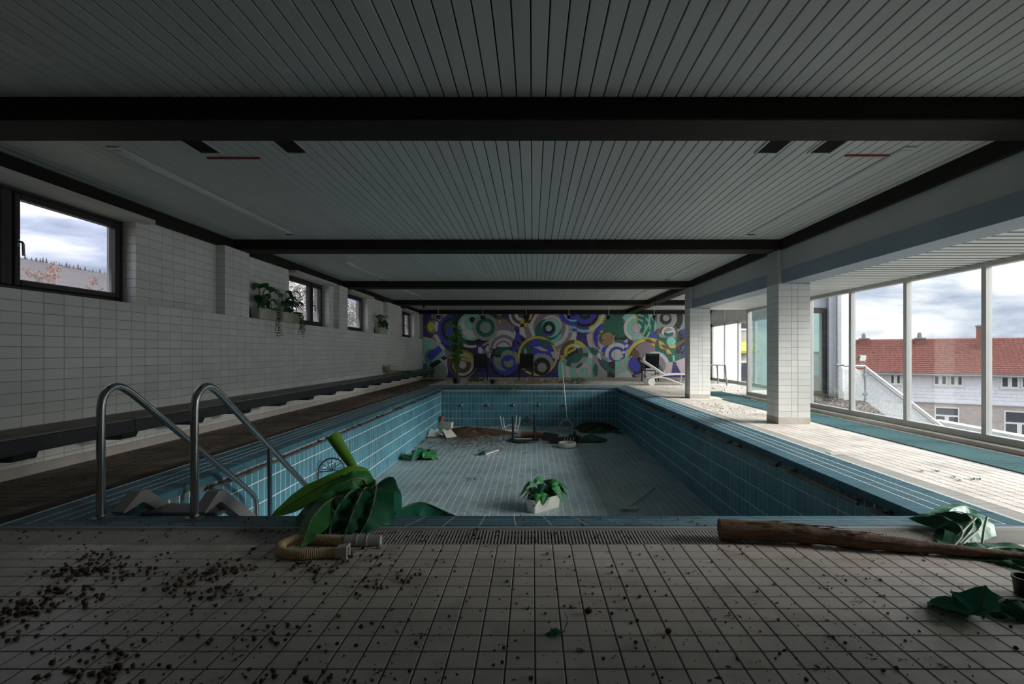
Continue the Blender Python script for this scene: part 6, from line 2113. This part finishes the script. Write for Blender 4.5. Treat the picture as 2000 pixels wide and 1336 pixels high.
pg.add([V((-.02, 0, .72)), V((-.02, 0, .03)), u + V((0, 0, .03)), u + V((0, 0, .72)), V((-.02, .012, .72)), V((-.02, .012, .03)), u + V((0, .012, .03)), u + V((0, .012, .72))],
       [(0, 1, 2, 3), (7, 6, 5, 4), (0, 3, 7, 4), (1, 5, 6, 2), (0, 4, 5, 1), (3, 2, 6, 7)])
pg.build('glass_panel', GL_CRACK, bl)
b2 = thing('glass_screen', 'short frosted glass screen with a steel post beside the white pillar', 'balustrade', (7.12, 11.62, 0))
MB().tube([(-.12, .0, -.01), (-.12, 0, .84)], .022, 8).build('post', M['steel'], b2, smooth=True)
MB().tube([(-.16, 0, .82), (.0, -.02, .82)], .025, 8).build('handrail', M['steel'], b2, smooth=True)
MB().cbox(-.10, .0, -.006, .006, .05, .74, .002).build('glass_panel', GL_CRACK, b2)
fl_ = thing('floodlight', 'white floodlight mounted on the top of the balustrade', 'floodlight', (7.44, 11.45, .82))
MB().tube([(0, 0, -.02), (0, 0, .06)], .012, 8).build('bracket', M['lead'], fl_)
MB().bar((0, .02, .08), (0, -.02, .22), .16, .05, up=(0, 1, 0)).build('lamp_head', M['lead'], fl_)
MB().bar((0, -.02, .10), (0, -.055, .205), .13, .012, up=(0, 1, 0)).build('lens', M['white_pl'], fl_)

# lower flat roof with a pale stone edge
b = MB()
b.box(6.2, 9.5, 2.0, 7.9, -1.0, -.72)
b.add([(6.2, 7.9, -1.0), (9.5, 7.9, -1.0), (9.9, 12.6, -1.0), (9.2, 12.6, -1.0), (6.2, 7.9, -.72), (9.5, 7.9, -.72), (9.9, 12.6, -.72), (9.2, 12.6, -.72)], [(4, 5, 6, 7), (0, 3, 2, 1), (0, 1, 5, 4), (1, 2, 6, 5), (2, 3, 7, 6), (3, 0, 4, 7)])
o = b.build('lower_roof', M['lead'])
tag(o, 'grey flat roof below the tall glazing', None, None, 'structure')
pe = thing('roof_parapet', 'pale stone parapet along the lower flat roof', 'parapet', (9.5, 5, -.9))
for k in range(9):
    y = -3 + k * 1.18
    f0, f1 = (5 + y), (5 + y + 1.17)
    sx = lambda yy: 0 if yy < 7.9 else (yy - 7.9) * .085
    MB().add([(sx(f0), y, 0), (sx(f0) + .25, y, 0), (sx(f1) + .25, y + 1.17, 0), (sx(f1), y + 1.17, 0), (sx(f0), y, .34), (sx(f0) + .25, y, .34), (sx(f1) + .25, y + 1.17, .34), (sx(f1), y + 1.17, .34)],
             [(4, 5, 6, 7), (3, 2, 1, 0), (0, 1, 5, 4), (1, 2, 6, 5), (2, 3, 7, 6), (3, 0, 4, 7)]).build('coping_stone', M['stone'], pe)
c = P(1903, 852, 8.9)
o = MB().cbox(-.11, .11, -.11, .11, 0, .22, .012).build('roof_vent_box', M['bluegrey'], None, loc=(c.x + .1, 9.0, -.72))
tag(o, 'blue-grey metal box standing on the lower flat roof', 'box')
o = MB().box(8, 70, -25, 80, -7.2, -7.0).build('street_ground', M['asphalt'])
tag(o, 'street ground below the houses', None, None, 'structure')

# ---- the house across
HO = V((21.9, 32.1, 0))
ang = math.atan2(-.568, .823)
hs = thing('neighbour_house', 'white boarded house with a red pantile roof across the street', 'house', (HO.x, HO.y, -7.0), rotz=ang)
def HX(px, py=None):
    rx = (px - VX) / F
    t_ = (HO.x * .568 + HO.y * .823) / (rx * .568 + .823)
    lx = (t_ * rx - HO.x) * .823 - (t_ - HO.y) * .568
    z = None if py is None else H - (py - VY) / F * t_ + 7.0
    return lx, z
xa, xb = -2.6, 16.0
ze = 7.0 - .22          # eave
zs = 7.0 - 1.83         # foot of the boarded storey
MB().box(xa, xb, .04, 6.4, 0, zs).build('lower_wall', M['render'], hs)
up2 = MB().box(xa, xb, -.02, 6.4, zs, ze + .3).build('upper_wall', M['siding'], hs)
n = 8
ph_ = (ze - zs) / n
for k in range(n):
    pl_ = MB()
    x = xa - (k % 3) * .9
    while x < xb:
        x1 = min(x + 2.7, xb)
        x0 = max(x, xa)
        if x1 > x0:
            MB().add([(x0 + .004, -.05, zs + k * ph_), (x1 - .004, -.05, zs + k * ph_), (x1 - .004, -.025, zs + (k + 1) * ph_ + .01), (x0 + .004, -.025, zs + (k + 1) * ph_ + .01),
                      (x0 + .004, 0, zs + k * ph_), (x1 - .004, 0, zs + k * ph_), (x1 - .004, 0, zs + (k + 1) * ph_ + .01), (x0 + .004, 0, zs + (k + 1) * ph_ + .01)],
                     [(0, 1, 2, 3), (7, 6, 5, 4), (0, 4, 5, 1), (1, 5, 6, 2), (2, 6, 7, 3), (3, 7, 4, 0)]).build('siding_plank', M['siding'], up2)
        x += 2.7
MB().cbox(xa, xb, -.09, .04, zs - .08, zs + .02, .01).build('drip_board', M['siding'], hs)
def hwin(px0, px1, py0, py1, kind, deep=0):
    x0, z1 = HX(px0, py0)
    x1, _ = HX(px1, py0)
    _, z0 = HX(px0, py1)
    f = .07
    y0 = -.10 if not deep else .0
    fr3 = MB()
    fr3.box(x0, x1, y0, y0 + .08, z0, z0 + f).box(x0, x1, y0, y0 + .08, z1 - f, z1).box(x0, x0 + f, y0, y0 + .08, z0 + f, z1 - f).box(x1 - f, x1, y0, y0 + .08, z0 + f, z1 - f)
    xm = (x0 + x1) / 2
    if kind == 'pair':
        fr3.box(xm - .09, xm + .09, y0, y0 + .08, z0 + f, z1 - f)
    if kind == 'cross':
        zc = z0 + (z1 - z0) * .58
        fr3.box(x0 + f, x1 - f, y0, y0 + .08, zc - .05, zc + .05).box(xm - .10, xm + .10, y0, y0 + .08, z0 + f, zc - .05)
    w_ = fr3.build('window', M['white_pvc'], hs)
    MB().box(x0 + .02, x1 - .02, y0 + .035, y0 + .045, z0 + .02, z1 - .02).build('pane', M['house_glass'], w_)
    MB().cbox(x0 - .06, x1 + .06, y0 - .06, y0 + .06, z0 - .07, z0, .008).build('window_sill', M['white_pvc'], w_)
hwin(1716, 1730, 729, 741, 'pair'); hwin(1738, 1760, 729, 750, 'pair'); hwin(1823, 1850, 732, 752, 'pair'); hwin(1854, 1881, 733, 753, 'pair')
hwin(1954, 1990, 735, 757, 'pair'); hwin(1994, 2030, 735, 758, 'pair')
hwin(1825, 1874, 794, 834, 'cross', 1); hwin(1961, 2022, 802, 858, 'cross', 1)
# pantile roof
ry0, ry1 = -.45, 3.2
rz0, rz1 = ze + .02, 8.93
nrow = 18
rw_ = MB()
xs_ = np.arange(xa - .3, xb + .3, .055)
per = .22
vv, ff = [], []
for j in range(nrow):
    for e_ in (0, 1):
        fy = (j + e_ * 1.0) / nrow
        y, z = ry0 + (ry1 - ry0) * fy, rz0 + (rz1 - rz0) * fy
        lift = .10 if e_ == 0 else .0
        for x in xs_:
            vv.append((float(x), y, z + lift + .016 * math.sin(2 * math.pi * x / per)))
m2 = len(xs_)
for r_ in range(2 * nrow - 1):
    for i in range(m2 - 1):
        ff.append((r_ * m2 + i, r_ * m2 + i + 1, (r_ + 1) * m2 + i + 1, (r_ + 1) * m2 + i))
rw_.add(vv, ff)
ro = rw_.build('pantile_roof', M['roof'], hs, fixn=False)
MB().add([(xa - .3, ry1, rz1), (xb + .3, ry1, rz1), (xb + .3, 6.9, rz0), (xa - .3, 6.9, rz0)], [(0, 1, 2, 3)]).build('rear_roof', M['roof'], hs)
MB().tube([(xa - .3, ry1, rz1), (xb + .3, ry1, rz1)], .10, 8).build('ridge_tiles', M['roof'], ro, smooth=True)
MB().box(xa - .3, xb + .3, ry0 - .02, ry0 + .10, rz0 - .10, rz0 + .02).build('fascia_board', M['lead'], hs)
MB().tube([(xa - .3, ry0 - .07, rz0 - .04), (xb + .3, ry0 - .07, rz0 - .04)], .06, 8).build('gutter', M['lead'], hs, smooth=True)
MB().prism([(.04, ze), (6.4, ze), (ry1, rz1)], 'x', xa, xb).build('gable', M['siding'], hs)
def chimney(px, w_, h_, pot, ly=2.8):
    lx, _ = HX(px)
    lx = lx * 1.09
    z0 = rz0 + (rz1 - rz0) * ((ly - ry0) / (ry1 - ry0)) - .3
    c_ = MB().box(lx - w_ / 2, lx + w_ / 2, ly - w_ / 2, ly + w_ / 2, z0, z0 + .3 + h_).build('chimney', M['brick'], hs)
    MB().box(lx - w_ / 2 - .05, lx + w_ / 2 + .05, ly - w_ / 2 - .05, ly + w_ / 2 + .05, z0 + .3 + h_, z0 + .38 + h_).build('cap', M['lead'], c_)
    if pot:
        MB().lathe([(.17, 0), (.15, .25), (.10, .34), (.0, .38)], 10, (lx, ly, z0 + .38 + h_)).build('chimney_pot', M['lead'], c_, smooth=True)
chimney(1688, .55, .32, True)
chimney(1795, .50, .30, True)
chimney(1909, .42, 1.35, False, 2.2)
# gabled neighbour
gx = P(1672, 700, 24.5)
h2 = thing('gabled_house', 'small dark gabled house with white bargeboards left of the red roof', 'house', (gx.x - .9, 24.5, -7.0), rotz=0)
MB().box(-1.2, 1.0, 0, 4, 0, 7.0).build('wall', M['brick'], h2)
MB().prism([(-1.2, 7.0), (1.0, 7.0), (.55, 7.9), (.15, 8.05)], 'y', 0, 4).build('gable', M['lead'], h2)
MB().bar((.15, -.05, 8.10), (1.15, -.05, 6.9), .06, .16, up=(0, 1, 0)).build('bargeboard', M['white_pvc'], h2)
MB().bar((.15, 2, 8.14), (1.25, 2, 6.85), 4.2, .06, up=(0, 0, 1)).build('roof', M['roof'], h2)
for z in (6.2, 5.4):
    MB().box(.2, .8, -.04, .02, z, z + .5).build('window', M['white_pvc'], h2)
# shop building beyond the wing
sx_ = P(1453, 680, 25.0)
h3 = thing('shop_building', 'brown building with a yellow awning seen past the wing blinds', 'building', (sx_.x, 25.0, -7.0))
MB().box(-.9, .42, 0, 3, 0, 10.4).build('wall', M['render'], h3)
MB().prism([(0.02, 8.65), (-.7, 8.2), (-.7, 8.08), (0.02, 8.08)], 'x', -.9, .42).build('awning', M['yellow'], h3)
for z, hh in ((9.2, .8), (6.4, 1.3), (4.6, 1.3)):
    w_ = MB().box(-.5, .3, -.05, .03, z, z + hh).build('window', M['white_pvc'], h3)
    MB().box(-.4, .2, -.06, -.04, z + .1, z + hh - .1).build('pane', M['house_glass'], w_)

# ---- hillside and trees on the left
hb = MB()
nr, nc = 34, 14
rh = random.Random(6)
vv, ff = [], []
def crest(r):
    return max(.02, .188 - (-1.013 - r) * -.187 * 1.0 if r > -1.013 else .188 + (-1.013 - r) * .10)
for i in range(nr):
    r = -2.6 + 2.3 * i / (nr - 1)
    for j in range(nc):
        q = j / (nc - 1)
        Y = 16 + 64 * q
        z = -1.2 + (H + crest(r) * 80 + 1.2) * q ** 1.35 + (rh.uniform(-.5, .5) * q if 0 < j < nc - 1 else 0)
        vv.append((r * Y, Y, z))
for i in range(nr - 1):
    for j in range(nc - 1):
        k = i * nc + j
        ff.append((k, k + nc, k + nc + 1, k + 1))
hb.add(vv, ff)
o = hb.build('hillside', M['hill'], None, smooth=True)
tag(o, 'brown winter hillside beyond the high windows', None, None, 'structure')
o = MB().box(-60, -5.1, -20, 40, -1.6, -1.1).build('garden_ground', M['grass'])
tag(o, 'winter grass outside the high windows', None, None, 'structure')
cm = []
for k in range(3):
    b = MB()
    for q in range(4):
        z0 = .25 + q * .55
        b.lathe([(.75 - q * .17, z0), (.35 - q * .08, z0 + .4), (.0, z0 + .9)], 8, (rh.uniform(-.05, .05), 0, 0))
    b.tube([(0, 0, 0), (0, 0, .6)], .08, 6)
    cm.append(b.mesh('hill_tree', M['conifer']))
for k in range(40):
    r = -1.10 + .30 * (k + rh.uniform(-.3, .3)) / 40
    Y = 79.5
    o = link('hill_tree', cm[k % 3])
    o.location = (r * Y, Y, H + crest(r) * 80 - .35)
    s = rh.choice((.20, .24, .28, .32, .38))
    o.scale = (s, s, s * rh.uniform(.8, 1.3))
    tag(o, 'small dark tree on the crest of the brown hillside', 'tree', 'trees on the hill crest')

def bare_tree(name, label, loc, h, spread, n, leafm, nleaf, seed, trunk=.04, ls=.035):
    r = random.Random(seed)
    t = thing(name, label, 'tree' if h > 2.5 else 'bush', loc)
    tb_ = MB()
    lf = MB()
    tb_.tube([(0, 0, 0), (r.uniform(-.1, .1), r.uniform(-.1, .1), h * .5), (0, 0, h)], [trunk, trunk * .6, .006], 6)
    for i in range(n):
        f = r.uniform(.08, .95)
        a = r.uniform(0, 6.28)
        p = V((0, 0, h * f))
        l_ = spread * (1.05 - f * .75) * r.uniform(.6, 1.1)
        e_ = p + V((math.cos(a) * l_, math.sin(a) * l_, l_ * r.uniform(.4, 1.2)))
        mid = (p + e_) / 2 + V((r.uniform(-.1, .1), r.uniform(-.1, .1), -.05))
        tb_.tube([p, mid, e_], [trunk * .35, trunk * .22, .004], 4)
        for k in range(4):
            q = p.lerp(e_, r.uniform(.3, 1))
            d = V((r.uniform(-1, 1), r.uniform(-1, 1), r.uniform(0, 1.4))).normalized() * l_ * .45
            tb_.tube([q, q + d], [.007, .003], 3)
            for w2 in range(nleaf):
                c_ = q + d * r.uniform(.1, 1.1) + V((r.uniform(-.08, .08), r.uniform(-.08, .08), r.uniform(-.08, .08)))
                a2 = V((r.uniform(-1, 1), r.uniform(-1, 1), r.uniform(-1, 1))).normalized() * ls
                b2_ = a2.orthogonal().normalized() * ls * .6
                lf.add([c_ - a2, c_ - b2_, c_ + a2, c_ + b2_], [(0, 1, 2, 3)])
    tb_.build('branches', M['twig'], t, fixn=False)
    lf.build('leaves', leafm, t, fixn=False)
gz = -1.1
for (px, top, Y, sp2, lb, sd2) in ((70, 520, 17, .9, 'russet leaved bush outside the hillside window', 1), (108, 512, 24, 1.1, 'taller russet bush outside the hillside window', 2), (172, 540, 16, .8, 'low russet bush at the corner of the hillside window', 3)):
    p = P(px, top, Y)
    bare_tree('russet_bush', lb, (p.x, p.y, gz), p.z - gz, sp2, 34, M['russet'], 5, sd2, ls=.05)
for (px, top, Y, sp2, lb, sd2) in ((585, 545, 20, 1.5, 'tall pale leafless tree outside the two-sash window', 11), (618, 552, 27, 1.2, 'slim bare tree outside the two-sash window, behind the smaller sash', 12), (690, 590, 24, 1.6, 'pale bushy tree outside the window between pilasters', 13), (793, 600, 34, 1.8, 'bare tree outside the window next to the mosaic', 14)):
    p = P(px, top, Y)
    bare_tree('bare_tree', lb, (p.x, p.y, gz), p.z - gz, sp2, 60, M['paleleaf'], 7, sd2, trunk=.06, ls=.055)
